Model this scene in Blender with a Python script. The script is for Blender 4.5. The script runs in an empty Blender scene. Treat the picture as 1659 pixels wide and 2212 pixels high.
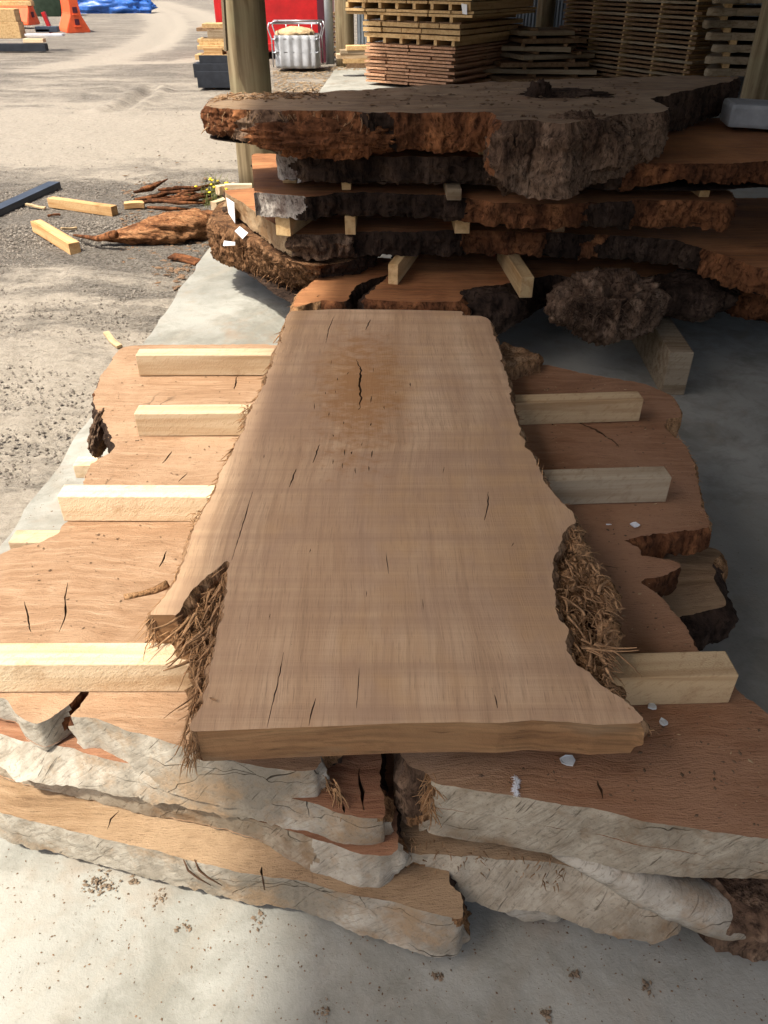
import bpy, bmesh, math, random
import numpy as np
from mathutils import Vector
from mathutils.geometry import delaunay_2d_cdt

# ------------------------------------------------------------------ camera, sky, sun, exposure
SC = bpy.context.scene
COL = SC.collection
PITCH = math.radians(35.0); FPX = 1671.0; CAM_H = 1.6
cam = bpy.data.cameras.new('camera'); cam_o = bpy.data.objects.new('camera', cam); COL.objects.link(cam_o)
cam.sensor_fit = 'VERTICAL'; cam.sensor_height = 36.0
cam.lens = 18.0 / (1106.0 / FPX)
cam.clip_start = 0.05; cam.clip_end = 2000
cam_o.location = (0, 0, CAM_H); cam_o.rotation_euler = (math.radians(90) - PITCH, 0, 0)
SC.camera = cam_o

SUN_TO = Vector((-0.40, -0.30, 1.0)).normalized()
w = bpy.data.worlds.new('World'); SC.world = w; w.use_nodes = True
nt = w.node_tree
bg = nt.nodes['Background']
sky = nt.nodes.new('ShaderNodeTexSky'); sky.sky_type = 'NISHITA'; sky.sun_disc = False
sky.sun_elevation = math.asin(SUN_TO.z); sky.sun_rotation = math.atan2(SUN_TO.x, SUN_TO.y)
sky.air_density = 0.8; sky.dust_density = 6.0; sky.ozone_density = 0.4
nt.links.new(sky.outputs[0], bg.inputs[0]); bg.inputs[1].default_value = 0.13
sun = bpy.data.lights.new('sun', 'SUN'); sun.energy = 4.0; sun.angle = math.radians(3.0); sun.color = (1.0, 0.94, 0.84)
sun_o = bpy.data.objects.new('sun', sun); COL.objects.link(sun_o)
sun_o.rotation_euler = SUN_TO.to_track_quat('Z', 'Y').to_euler(); sun_o.location = (-6, -4, 9)
SC.view_settings.view_transform = 'Standard'; SC.view_settings.look = 'None'
SC.view_settings.gamma = 1.0; SC.view_settings.exposure = 0.85
SC.cycles.use_denoising = True
SC.cycles.max_bounces = 4; SC.cycles.diffuse_bounces = 4; SC.cycles.use_adaptive_sampling = True; SC.cycles.adaptive_threshold = 0.025; SC.cycles.glossy_bounces = 2
SC.cycles.caustics_reflective = False; SC.cycles.caustics_refractive = False

# ------------------------------------------------------------------ numeric helpers
RX = random.Random(7)

def ray(px, py):
    u = (px - 829.5) / FPX; v = (1106.0 - py) / FPX
    return (u, math.cos(PITCH) + v * math.sin(PITCH), -math.sin(PITCH) + v * math.cos(PITCH))
def P(px, py, h=0.0):                      # the point of the place at height h seen at that spot
    d = ray(px, py); t = (h - CAM_H) / d[2]
    return Vector((d[0] * t, d[1] * t, h))
def PY(px, py, y):                         # the point on the upright plane at depth y
    d = ray(px, py); t = y / d[1]
    return Vector((d[0] * t, y, CAM_H + d[2] * t))

def _hash(ix, iy, iz, seed):
    n = (ix * 374761393 + iy * 668265263 + iz * 2147483647 + seed * 1274126177) & 0xFFFFFFFF
    n = ((n ^ (n >> 13)) * 1103515245) & 0xFFFFFFFF
    n = ((n ^ (n >> 15)) * 2246822519) & 0xFFFFFFFF
    return ((n ^ (n >> 16)) & 0xFFFF) / 32767.5 - 1.0
def vnoise(p, seed=0):
    p = np.asarray(p, dtype=np.float64)
    i = np.floor(p).astype(np.int64); f = p - i; f = f * f * (3 - 2 * f)
    x, y, z = i[:, 0], i[:, 1], i[:, 2]; fx, fy, fz = f[:, 0], f[:, 1], f[:, 2]
    def H(a, b, c): return _hash(x + a, y + b, z + c, seed)
    def L(a, b, t): return a + (b - a) * t
    return L(L(L(H(0,0,0), H(1,0,0), fx), L(H(0,1,0), H(1,1,0), fx), fy),
             L(L(H(0,0,1), H(1,0,1), fx), L(H(0,1,1), H(1,1,1), fx), fy), fz)
def fbm(p, octs=4, seed=0, gain=0.5, ridged=False):
    p = np.asarray(p, dtype=np.float64); s = 0; a = 1.0; tot = 0
    for o in range(octs):
        n = vnoise(p * (2.03 ** o) + 17.3 * o, seed + o)
        if ridged: n = 1 - 2 * np.abs(n)
        s = s + a * n; tot += a; a *= gain
    return s / tot

# ------------------------------------------------------------------ materials
class NT:
    def __init__(s, name):
        s.m = bpy.data.materials.new(name); s.m.use_nodes = True; s.t = s.m.node_tree
        s.b = s.t.nodes['Principled BSDF']; s.tc = s.t.nodes.new('ShaderNodeTexCoord')
        s.obj = s.tc.outputs['Object']; s.b.inputs['Specular IOR Level'].default_value = 0.3
    def put(s, sock, v):
        if isinstance(v, bpy.types.NodeSocket): s.t.links.new(v, sock)
        else:
            if hasattr(sock.default_value, '__len__') and len(sock.default_value) == 4 and len(v) == 3: v = (*v, 1)
            sock.default_value = v
    def map(s, sc=(1, 1, 1), rot=(0, 0, 0), vec=None):
        n = s.t.nodes.new('ShaderNodeMapping'); s.put(n.inputs[0], vec or s.obj)
        n.inputs['Rotation'].default_value = rot
        if any(rot):
            q = n; n = s.t.nodes.new('ShaderNodeMapping'); s.put(n.inputs[0], q.outputs[0])
        n.inputs['Scale'].default_value = sc
        return n.outputs[0]
    def noise(s, scale=1, vec=None, detail=4, rough=0.55, dist=0.0, sc=None, rot=(0,0,0), col=False):
        n = s.t.nodes.new('ShaderNodeTexNoise')
        if sc is not None: vec = s.map(sc, rot, vec)
        s.put(n.inputs['Vector'], vec or s.obj)
        n.inputs['Scale'].default_value = scale; n.inputs['Detail'].default_value = detail
        n.inputs['Roughness'].default_value = rough; n.inputs['Distortion'].default_value = dist
        return n.outputs['Color' if col else 'Fac']
    def voro(s, scale=1, vec=None, feature='F1', sc=None, rot=(0,0,0), out='Distance', rnd=1.0):
        n = s.t.nodes.new('ShaderNodeTexVoronoi'); n.feature = feature
        if sc is not None: vec = s.map(sc, rot, vec)
        s.put(n.inputs['Vector'], vec or s.obj); n.inputs['Scale'].default_value = scale
        n.inputs['Randomness'].default_value = rnd
        return n.outputs[out]
    def ramp(s, f, stops, interp='LINEAR'):
        n = s.t.nodes.new('ShaderNodeValToRGB'); s.put(n.inputs[0], f); r = n.color_ramp; r.interpolation = interp
        while len(r.elements) < len(stops): r.elements.new(0.5)
        for e, (p, c) in zip(r.elements, stops):
            e.position = p; e.color = (c, c, c, 1) if not hasattr(c, '__len__') else (*c[:3], 1)
        return n.outputs[0]
    def mix(s, f, a, b, mode='MIX'):
        n = s.t.nodes.new('ShaderNodeMix'); n.data_type = 'RGBA'; n.blend_type = mode
        s.put(n.inputs[0], f); s.put(n.inputs[6], a); s.put(n.inputs[7], b); return n.outputs[2]
    def math(s, op, a, b=0.0, clamp=False):
        n = s.t.nodes.new('ShaderNodeMath'); n.operation = op; n.use_clamp = clamp
        s.put(n.inputs[0], a); s.put(n.inputs[1], b); return n.outputs[0]
    def vadd(s, a, b):
        n = s.t.nodes.new('ShaderNodeVectorMath'); n.operation = 'ADD'; s.put(n.inputs[0], a); s.put(n.inputs[1], b); return n.outputs[0]
    def warp(s, scale, amt, vec=None):
        c = s.noise(scale, vec, 3, col=True)
        n = s.t.nodes.new('ShaderNodeVectorMath'); n.operation = 'MULTIPLY_ADD'
        s.put(n.inputs[0], c); n.inputs[1].default_value = (amt,) * 3; s.put(n.inputs[2], vec or s.obj); return n.outputs[0]
    def rnd(s):
        n = s.t.nodes.new('ShaderNodeObjectInfo'); return n.outputs['Random']
    def bump(s, h, strength=0.5, dist=0.01, prev=None):
        n = s.t.nodes.new('ShaderNodeBump'); s.put(n.inputs['Height'], h)
        n.inputs['Strength'].default_value = strength; n.inputs['Distance'].default_value = dist
        if prev is not None: s.put(n.inputs['Normal'], prev)
        return n.outputs[0]
    def bumpsum(s, hs):
        t = None
        for hh, d in hs:
            q = s.math('MULTIPLY', hh, d); t = q if t is None else s.math('ADD', t, q)
        return s.bump(t, 1.0, 1.0)
    def done(s, col, rough=0.8, normal=None, spec=None, metal=None):
        s.put(s.b.inputs['Base Color'], col); s.put(s.b.inputs['Roughness'], rough)
        if normal is not None: s.put(s.b.inputs['Normal'], normal)
        if spec is not None: s.put(s.b.inputs['Specular IOR Level'], spec)
        if metal is not None: s.put(s.b.inputs['Metallic'], metal)
        return s.m

def ax(axis, along, across):               # stretched scale: long along the grain axis
    v = [across] * 3; v['xyz'.index(axis)] = along; return tuple(v)

def wood(name, lo, mid, hi, axis='y', patch=None, saw=0.3, fuzz=0.4, rough=0.72, flecks=0.5, sawscale=14, grain=1.0, stain=None):
    s = NT(name)
    wv = s.warp(1.6, 0.10)
    g1 = s.noise(1, wv, 6, 0.6, sc=ax(axis, 1.2, 22))
    g2 = s.noise(1, wv, 5, 0.65, sc=ax(axis, 3.5, 110))
    c = s.ramp(g1, [(0.28, lo), (0.5, mid), (0.74, hi)])
    c = s.mix(s.math('MULTIPLY', s.ramp(g2, [(0.40, 1.0), (0.56, 0.0)]), 0.55 * grain), c, [q * 0.55 for q in lo])
    big = s.noise(2.2, None, 4, 0.6)
    c = s.mix(s.ramp(big, [(0.4, 0.0), (0.68, 0.55)]), c, hi)
    if patch: c = s.mix(s.ramp(s.noise(1.5, None, 5, 0.65, sc=ax(axis, 0.8, 2.2)), [(0.54, 0.0), (0.70, 0.75)]), c, patch)
    if stain:                                   # old knot: brown discoloured, torn patch of the wood itself
        ctr, rad, scol = stain
        ge = s.t.nodes.new('ShaderNodeNewGeometry'); mp = s.t.nodes.new('ShaderNodeMapping'); mp.vector_type = 'POINT'
        s.put(mp.inputs[0], ge.outputs['Position']); mp.inputs['Scale'].default_value = (1 / rad[0], 1 / rad[1], 0); mp.inputs['Location'].default_value = (-ctr[0] / rad[0], -ctr[1] / rad[1], 0)
        ln = s.t.nodes.new('ShaderNodeVectorMath'); ln.operation = 'LENGTH'; s.put(ln.inputs[0], mp.outputs[0])
        dd = s.math('ADD', ln.outputs['Value'], s.math('MULTIPLY', s.math('SUBTRACT', s.noise(1, None, 5, 0.7, sc=(14, 9, 1)), 0.5), 2.6))
        c = s.mix(s.ramp(dd, [(0.35, 0.75), (1.05, 0.0)]), c, scol)
    other = 'x' if axis == 'y' else 'y'
    sm = s.noise(1, s.warp(3, 0.012), 4, 0.6, sc=ax(other, 0.7, sawscale))
    c = s.mix(s.math('MULTIPLY', s.ramp(sm, [(0.46, 0.0), (0.60, 1.0)]), saw), c, [mid[0] * 0.74, mid[1] * 0.70, mid[2] * 0.72])
    fl = s.noise(1, None, 2, 0.5, sc=ax(axis, 14, 160))
    c = s.mix(s.math('MULTIPLY', s.ramp(fl, [(0.66, 0.0), (0.72, 1.0)]), flecks), c, [q * 0.35 for q in lo])
    fz = s.noise(260, None, 2, 0.7)
    n = s.bumpsum([(sm, 0.004 * saw), (g2, 0.0012), (fz, 0.002 * fuzz)])
    return s.done(c, s.ramp(g1, [(0.3, rough - 0.08), (0.7, rough + 0.1)]), n)

def rawsawn(name, lo, mid, hi, axis='y', rough=0.85, red_right=False):   # furry rough-sawn top
    s = NT(name)
    wv = s.warp(2.5, 0.12)
    other = 'x' if axis == 'y' else 'y'
    g = s.noise(1, wv, 5, 0.65, sc=ax(other, 3, 60))
    b = s.noise(2.0, None, 5, 0.65)
    c = s.ramp(g, [(0.3, lo), (0.5, mid), (0.7, hi)])
    c = s.mix(s.ramp(b, [(0.46, 0.0), (0.60, 0.8)]), c, hi)
    c = s.mix(s.ramp(s.noise(4.5, wv, 6, 0.7), [(0.55, 0.0), (0.70, 0.6)]), c, lo)
    nib = s.noise(1, wv, 4, 0.75, sc=ax(other, 28, 210))
    c = s.mix(s.ramp(nib, [(0.57, 0.0), (0.68, 0.6)]), c, [q * 0.48 for q in lo])
    if red_right:                                   # tone turns redder and darker towards greater x, along a noisy line
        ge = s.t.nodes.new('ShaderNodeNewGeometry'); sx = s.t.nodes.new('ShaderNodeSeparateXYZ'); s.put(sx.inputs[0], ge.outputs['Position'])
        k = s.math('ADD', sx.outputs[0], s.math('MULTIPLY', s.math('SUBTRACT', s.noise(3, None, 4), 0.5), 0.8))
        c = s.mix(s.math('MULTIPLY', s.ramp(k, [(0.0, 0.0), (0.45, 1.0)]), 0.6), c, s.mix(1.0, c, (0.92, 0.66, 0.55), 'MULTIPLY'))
    ck = s.voro(1, s.warp(6, 0.10), 'DISTANCE_TO_EDGE', sc=ax(axis, 3, 8))
    msk = s.ramp(s.noise(3.2, None, 2), [(0.66, 0.0), (0.72, 1.0)])
    ckf = s.math('MULTIPLY', s.ramp(ck, [(0.0, 1.0), (0.022, 0.0)]), msk)
    c = s.mix(s.math('MULTIPLY', ckf, 0.7), c, [q * 0.2 for q in lo])
    n = s.bumpsum([(nib, 0.0035), (b, 0.006), (s.noise(300, None, 1, 0.7), 0.0012)])
    return s.done(c, rough, n)

def endgrain(name, pale, mid, dark, stain, rot=0.7, ck=0.8):
    s = NT(name)
    wv = s.warp(3, 0.05)
    st = s.noise(1, wv, 3, 0.7, sc=(12, 12, 200), rot=(0, rot, 0.3)); gr = s.noise(1, wv, 5, 0.7, sc=(8, 8, 17), rot=(0, rot, 0.3))
    big = s.noise(4, None, 4, 0.65); fz = s.noise(110, None, 4, 0.75)
    c = s.ramp(gr, [(0.32, mid), (0.52, pale), (0.75, [min(1, q * 1.12) for q in pale])])
    c = s.mix(s.ramp(st, [(0.34, 0.55), (0.46, 0.0)]), c, [q * 0.66 for q in mid])
    c = s.mix(s.ramp(big, [(0.46, 0.0), (0.60, 0.85)]), c, [q * 0.8 for q in mid])
    c = s.mix(s.ramp(s.noise(5, wv, 5, 0.75), [(0.50, 0.0), (0.64, 0.85)]), c, stain)
    c = s.mix(s.ramp(fz, [(0.34, 0.5), (0.46, 0.0)]), c, [q * 0.5 for q in mid])
    v = s.voro(1, s.warp(5, 0.22), 'DISTANCE_TO_EDGE', sc=(2.6, 2.6, 7.5), rot=(0, 0.12, 0))
    w2 = s.noise(22, None, 2)
    cf = s.ramp(s.math('SUBTRACT', v, s.math('MULTIPLY', s.math('SUBTRACT', w2, 0.42), 0.016)), [(0.0, ck), (0.0035, 0.0)])
    cf = s.math('MULTIPLY', cf, s.ramp(s.noise(4, None, 2), [(0.52, 0.0), (0.58, 1.0)]))
    nick = s.noise(1, wv, 3, 0.75, sc=(8, 8, 105), rot=(0, rot + 0.2, 0.3)); nf = s.ramp(nick, [(0.62, 0.0), (0.69, 0.75)])
    c = s.mix(cf, c, dark); c = s.mix(nf, c, [q * 0.4 for q in mid])
    n = s.bumpsum([(st, 0.0010), (gr, 0.0018), (cf, -0.008), (nf, -0.002), (fz, 0.0022)])
    return s.done(c, 0.95, n, 0.08)

def bark(name, dark, mid, light, stretch=(10, 10, 3), lightamt=0.5, depth=0.02, flake=0.6):
    s = NT(name)
    wv = s.warp(5, 0.10)
    a = s.noise(1, wv, 5, 0.68, sc=stretch)
    b = s.noise(4, None, 5, 0.6)
    c = s.ramp(a, [(0.34, dark), (0.54, mid), (0.74, light)])
    c = s.mix(s.ramp(b, [(0.45, 0.0), (0.66, lightamt)]), c, light)
    fine = s.noise(1, wv, 4, 0.72, sc=[q * 5 for q in stretch])
    c = s.mix(s.ramp(fine, [(0.36, 0.75), (0.52, 0.0)]), c, [q * 0.35 for q in dark])
    n = s.bumpsum([(a, depth * 0.8), (fine, 0.006 * flake)])
    return s.done(c, 0.92, n, 0.1)

def pine(name, base, dark, axis='x', bright=1.0):
    s = NT(name)
    r = s.rnd()
    off = s.t.nodes.new('ShaderNodeCombineXYZ'); s.put(off.inputs[0], s.math('MULTIPLY', r, 20)); s.put(off.inputs[1], s.math('MULTIPLY', r, 7)); s.put(off.inputs[2], s.math('MULTIPLY', r, 11))
    v = s.vadd(s.obj, off.outputs[0])
    g = s.noise(1, v, 5, 0.6, dist=0.4, sc=ax(axis, 1.2, 26))
    c = s.ramp(g, [(0.3, dark), (0.56, base), (0.8, [min(1, q * 1.1) for q in base])])
    sw = s.noise(1, v, 4, 0.65, sc=(34, 34, 150) if axis != 'z' else (60, 60, 30), rot=(0.6, 0.6, 0))
    c = s.mix(s.ramp(sw, [(0.54, 0.0), (0.66, 0.55)]), c, dark)
    c = s.mix(s.ramp(s.noise(7, v, 5, 0.7), [(0.54, 0.0), (0.70, 0.55)]), c, [dark[0] * 0.7, dark[1] * 0.6, dark[2] * 0.5])
    hv = s.t.nodes.new('ShaderNodeHueSaturation'); s.put(hv.inputs['Color'], c); s.put(hv.inputs['Value'], s.math('ADD', s.math('MULTIPLY', r, 0.35), 0.8))
    n = s.bumpsum([(sw, 0.0011), (s.noise(240, v, 1, 0.7), 0.0012)])
    return s.done(hv.outputs[0], 0.8, n, 0.2)

def plain(name, col, rough=0.6, var=0.25, scale=8, metal=0.0, spec=0.3, bumpa=0.1):
    s = NT(name)
    a = s.noise(scale, None, 6, 0.65)
    c = s.ramp(a, [(0.3, [q * (1 - var) for q in col]), (0.7, [min(1, q * (1 + var * 0.5)) for q in col])])
    return s.done(c, rough, s.bump(s.noise(scale * 6, None, 4), bumpa, 0.01), spec, metal)

M = {}
def _slabtop():
    s = NT('planed_slab_wood'); lo, mid, hi = (0.46, 0.28, 0.15), (0.57, 0.37, 0.215), (0.66, 0.455, 0.28)
    wv = s.warp(1.1, 0.09)
    fig = s.noise(1, wv, 5, 0.6, sc=(9, 1.1, 9)); ln = s.noise(1, wv, 4, 0.7, sc=(70, 1.6, 70)); pore = s.noise(1, wv, 3, 0.7, sc=(300, 14, 100))
    c = s.ramp(fig, [(0.30, lo), (0.5, mid), (0.70, hi)])
    c = s.mix(s.ramp(ln, [(0.36, 0.38), (0.50, 0.0)]), c, [q * 0.68 for q in lo])
    c = s.mix(s.ramp(ln, [(0.58, 0.0), (0.70, 0.35)]), c, hi)
    c = s.mix(s.ramp(pore, [(0.57, 0.0), (0.68, 0.5)]), c, [q * 0.5 for q in lo])
    big = s.noise(1.7, None, 4, 0.6, sc=(2.2, 1.2, 1)); c = s.mix(s.ramp(big, [(0.44, 0.0), (0.62, 0.6)]), c, (0.42, 0.265, 0.165))
    big2 = s.noise(2.3, None, 4, 0.65, sc=(1.6, 1.0, 3)); c = s.mix(s.ramp(big2, [(0.52, 0.0), (0.68, 0.45)]), c, (0.58, 0.345, 0.15))
    band = s.noise(1, s.warp(2, 0.02), 3, 0.55, sc=(0.5, 17, 1)); band2 = s.noise(1, s.warp(4, 0.01), 3, 0.6, sc=(1.6, 75, 1))
    c = s.mix(s.ramp(band, [(0.44, 0.0), (0.64, 0.42)]), c, (0.38, 0.235, 0.14))
    c = s.mix(s.ramp(band2, [(0.58, 0.0), (0.72, 0.2)]), c, (0.66, 0.46, 0.27))
    ctr = P(778, 835, 0.54); ge = s.t.nodes.new('ShaderNodeNewGeometry'); mp = s.t.nodes.new('ShaderNodeMapping')     # old knot: discoloured wood
    s.put(mp.inputs[0], ge.outputs['Position']); mp.inputs['Scale'].default_value = (1 / 0.15, 1 / 0.5, 0); mp.inputs['Location'].default_value = (-ctr[0] / 0.15, -ctr[1] / 0.5, 0)
    le = s.t.nodes.new('ShaderNodeVectorMath'); le.operation = 'LENGTH'; s.put(le.inputs[0], mp.outputs[0])
    dd = s.math('ADD', le.outputs['Value'], s.math('MULTIPLY', s.math('SUBTRACT', s.noise(1, None, 5, 0.75, sc=(16, 26, 1)), 0.5), 3.0))
    c = s.mix(s.ramp(dd, [(0.30, 0.75), (1.0, 0.0)]), c, (0.38, 0.18, 0.06))
    n = s.bumpsum([(band, 0.0015), (band2, 0.0008), (ln, 0.0006), (pore, 0.0006)])
    return s.done(c, s.ramp(fig, [(0.3, 0.55), (0.7, 0.75)]), n, 0.35)
M['slab'] = _slabtop()
M['slabend'] = wood('slab_end_cut', (0.17, 0.085, 0.035), (0.27, 0.14, 0.06), (0.36, 0.21, 0.10), 'x', patch=(0.24, 0.19, 0.125), saw=0.2, fuzz=0.5, sawscale=9)
M['raw'] = rawsawn('rough_sawn_wood', (0.25, 0.142, 0.075), (0.315, 0.192, 0.108), (0.40, 0.265, 0.162), red_right=True)
M['rawred'] = rawsawn('rough_sawn_red_wood', (0.17, 0.075, 0.038), (0.26, 0.12, 0.062), (0.34, 0.18, 0.10))
M['rawold'] = rawsawn('weathered_sawn_wood', (0.16, 0.095, 0.048), (0.26, 0.165, 0.088), (0.35, 0.24, 0.14))
M['redwood'] = wood('reddish_sawn_wood', (0.15, 0.058, 0.023), (0.34, 0.14, 0.055), (0.50, 0.24, 0.10), 'x', saw=0.25, fuzz=0.5, sawscale=10)
M['greytop'] = wood('dusty_sawn_wood', (0.11, 0.06, 0.032), (0.24, 0.155, 0.088), (0.38, 0.28, 0.175), 'x', patch=(0.16, 0.07, 0.032), saw=0.2, fuzz=0.5, sawscale=8)
M['white'] = endgrain('weathered_end_grain', (0.44, 0.40, 0.325), (0.28, 0.24, 0.18), (0.03, 0.022, 0.016), (0.30, 0.205, 0.12))
M['grey'] = endgrain('grey_end_grain', (0.42, 0.365, 0.275), (0.27, 0.22, 0.155), (0.03, 0.022, 0.016), (0.21, 0.135, 0.075), 0.95, 0.55)
M['tan'] = endgrain('tan_cut_end', (0.36, 0.255, 0.15), (0.25, 0.165, 0.09), (0.03, 0.02, 0.014), (0.20, 0.11, 0.05), 1.2, 0.4)
M['bark'] = bark('dark_bark', (0.014, 0.009, 0.0065), (0.042, 0.026, 0.018), (0.13, 0.085, 0.058), lightamt=0.22)
M['barkred'] = bark('red_bark', (0.025, 0.011, 0.006), (0.14, 0.055, 0.024), (0.38, 0.16, 0.065), stretch=(9, 9, 4), lightamt=0.25)
M['barkgrey'] = bark('grey_root_bark', (0.025, 0.014, 0.009), (0.12, 0.073, 0.046), (0.33, 0.225, 0.15), stretch=(13, 13, 5), lightamt=0.3, depth=0.03)
M['lichen'] = bark('lichen_bark', (0.09, 0.055, 0.045), (0.32, 0.28, 0.24), (0.60, 0.55, 0.48), stretch=(16, 16, 10), lightamt=0.5)
M['fibre'] = bark('rotten_fibre', (0.10, 0.048, 0.021), (0.36, 0.195, 0.09), (0.55, 0.34, 0.175), stretch=(28, 28, 9), lightamt=0.4, depth=0.02, flake=0.9)
M['fibrepale'] = bark('pale_fibre', (0.16, 0.085, 0.04), (0.34, 0.20, 0.105), (0.50, 0.34, 0.20), stretch=(28, 28, 9), lightamt=0.4)
M['fibredark'] = bark('shaggy_dark_fibre', (0.04, 0.02, 0.010), (0.17, 0.085, 0.04), (0.38, 0.22, 0.115), stretch=(24, 24, 8), lightamt=0.3, depth=0.02, flake=0.9)
M['strand'] = plain('torn_fibre_strand', (0.42, 0.24, 0.115), 0.9, 0.55, 60)
M['crack'] = plain('crack_shadow_wood', (0.10, 0.05, 0.025), 0.95, 0.5, 30)
M['pine'] = pine('pine_beam', (0.66, 0.515, 0.335), (0.48, 0.325, 0.18))
M['pinedull'] = pine('dull_beam', (0.50, 0.365, 0.205), (0.34, 0.21, 0.10))
M['pinegrey'] = pine('grey_beam', (0.40, 0.325, 0.22), (0.27, 0.19, 0.11))
M['piney'] = pine('pine_sticker', (0.66, 0.46, 0.23), (0.46, 0.27, 0.11), 'y')
M['board'] = pine('sawn_board', (0.60, 0.41, 0.20), (0.42, 0.25, 0.10), 'y')
M['boardpink'] = pine('pink_board', (0.56, 0.33, 0.20), (0.36, 0.18, 0.09), 'y')
M['boardbrown'] = pine('brown_board', (0.26, 0.165, 0.09), (0.13, 0.07, 0.035), 'y')
M['boardgrey'] = pine('grey_board', (0.34, 0.27, 0.18), (0.18, 0.12, 0.065), 'x')
M['offcut'] = pine('offcut_wood', (0.58, 0.38, 0.18), (0.40, 0.20, 0.07), 'x')

def _pole():
    s = NT('treated_pole')
    g = s.noise(1, s.warp(3, 0.03), 6, 0.6, sc=(16, 16, 0.7))
    c = s.ramp(g, [(0.34, (0.10, 0.07, 0.036)), (0.5, (0.205, 0.155, 0.088)), (0.68, (0.30, 0.24, 0.145))])
    k = s.noise(1, None, 4, 0.7, sc=(30, 30, 2.2))
    c = s.mix(s.ramp(k, [(0.66, 0.0), (0.71, 0.85)]), c, (0.07, 0.045, 0.02))
    c = s.mix(s.ramp(s.noise(2.5, None, 3), [(0.5, 0.0), (0.7, 0.4)]), c, (0.25, 0.25, 0.14))
    return s.done(c, 0.85, s.bumpsum([(g, 0.004), (k, 0.0015)]), 0.2)
M['pole'] = _pole()

def _concrete():
    s = NT('concrete')
    a = s.noise(0.9, None, 7, 0.6); b = s.noise(7, None, 6, 0.65)
    c = s.ramp(a, [(0.3, (0.22, 0.218, 0.19)), (0.55, (0.32, 0.317, 0.277)), (0.75, (0.41, 0.40, 0.352))])
    c = s.mix(s.ramp(b, [(0.50, 0.0), (0.75, 0.5)]), c, (0.26, 0.225, 0.175))
    sp = s.noise(1, None, 3, 0.75, sc=(70, 70, 70)); f = s.ramp(sp, [(0.66, 0.0), (0.73, 0.6)])
    c = s.mix(f, c, (0.13, 0.105, 0.08))
    c = s.mix(s.ramp(s.noise(1.6, s.warp(3, 0.3), 6, 0.75), [(0.47, 0.0), (0.62, 0.75)]), c, (0.17, 0.165, 0.135))
    st = s.noise(2.4, s.warp(2, 0.25), 4, 0.7); c = s.mix(s.ramp(st, [(0.58, 0.0), (0.74, 0.65)]), c, (0.25, 0.17, 0.105))
    tr = s.noise(1, s.warp(2, 0.1), 4, 0.6, sc=(9, 0.8, 1), rot=(0, 0, 0.5)); c = s.mix(s.ramp(tr, [(0.54, 0.0), (0.74, 0.4)]), c, (0.28, 0.24, 0.18))
    n = s.bumpsum([(s.noise(120, None, 2, 0.7), 0.001), (sp, 0.0014)])
    return s.done(c, s.ramp(b, [(0.3, 0.6), (0.7, 0.9)]), n, 0.25)
M['concrete'] = _concrete()

def _yard():
    s = NT('yard_gravel')
    at = s.t.nodes.new('ShaderNodeAttribute'); at.attribute_name = 'dust'; dust = at.outputs['Fac']
    g = s.noise(1, None, 6, 0.75, sc=(55, 55, 55)); v = s.voro(70, None, 'F1', out='Color')
    c = s.ramp(g, [(0.38, (0.055, 0.046, 0.038)), (0.5, (0.165, 0.145, 0.118)), (0.63, (0.31, 0.28, 0.235))])
    bw = s.t.nodes.new('ShaderNodeRGBToBW'); s.put(bw.inputs[0], v)
    c = s.mix(0.5, c, s.ramp(bw.outputs[0], [(0.15, (0.055, 0.046, 0.038)), (0.85, (0.29, 0.265, 0.225))]))
    wv = s.warp(1.2, 0.5)
    m = s.noise(1, wv, 7, 0.70, sc=(0.8, 2.6, 1)); m2 = s.noise(1, s.warp(4, 0.1), 5, 0.75, sc=(5, 11, 5))
    f = s.math('ADD', s.math('MULTIPLY', m, 0.85), s.math('MULTIPLY', m2, 0.5))
    f = s.math('ADD', f, s.math('MULTIPLY', s.math('SUBTRACT', dust, 0.5), 0.7))
    f = s.ramp(f, [(0.58, 0.0), (0.80, 1.0)])
    d = s.ramp(s.noise(25, None, 5, 0.7), [(0.3, (0.235, 0.205, 0.16)), (0.7, (0.335, 0.30, 0.245))])
    c = s.mix(s.math('MULTIPLY', f, 0.85), c, d)
    c = s.mix(s.ramp(s.noise(1, s.warp(3, 0.1), 4, 0.7, sc=(16, 34, 16)), [(0.60, 0.0), (0.68, 0.55)]), c, (0.10, 0.08, 0.06))
    n = s.bumpsum([(s.math('MULTIPLY', g, s.math('SUBTRACT', 1.3, f)), 0.026), (m2, 0.02)])
    return s.done(c, 0.95, n, 0.12)
M['yard'] = _yard()
def _stone():
    s = NT('gravel_stone'); v = s.noise(45, None, 2)
    return s.done(s.ramp(v, [(0.3, (0.12, 0.10, 0.08)), (0.5, (0.19, 0.165, 0.135)), (0.7, (0.29, 0.26, 0.215))]), 0.9)
M['stone'] = _stone()
M['litter'] = plain('dry_litter', (0.20, 0.145, 0.095), 0.95, 0.5, 60)
M['chip'] = plain('bark_chip', (0.17, 0.105, 0.06), 0.9, 0.6, 20)
M['chiplitter'] = plain('dull_chip', (0.27, 0.19, 0.11), 0.9, 0.6, 12)
M['palechip'] = plain('pale_chip', (0.50, 0.36, 0.20), 0.9, 0.5, 12)
M['torn'] = bark('torn_red_wood', (0.05, 0.02, 0.010), (0.26, 0.115, 0.05), (0.46, 0.26, 0.125), stretch=(6, 22, 22), lightamt=0.35, depth=0.02)
M['steel'] = plain('blue_grey_steel', (0.06, 0.075, 0.10), 0.45, 0.3, 5, 0.4)
M['roof'] = plain('roof_sheet', (0.25, 0.25, 0.245), 0.6, 0.15, 2)
M['wall'] = plain('corrugated_steel', (0.22, 0.25, 0.28), 0.5, 0.25, 3, 0.3)
M['red'] = plain('red_paint', (0.50, 0.012, 0.014), 0.35, 0.3, 4, spec=0.5)
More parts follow.
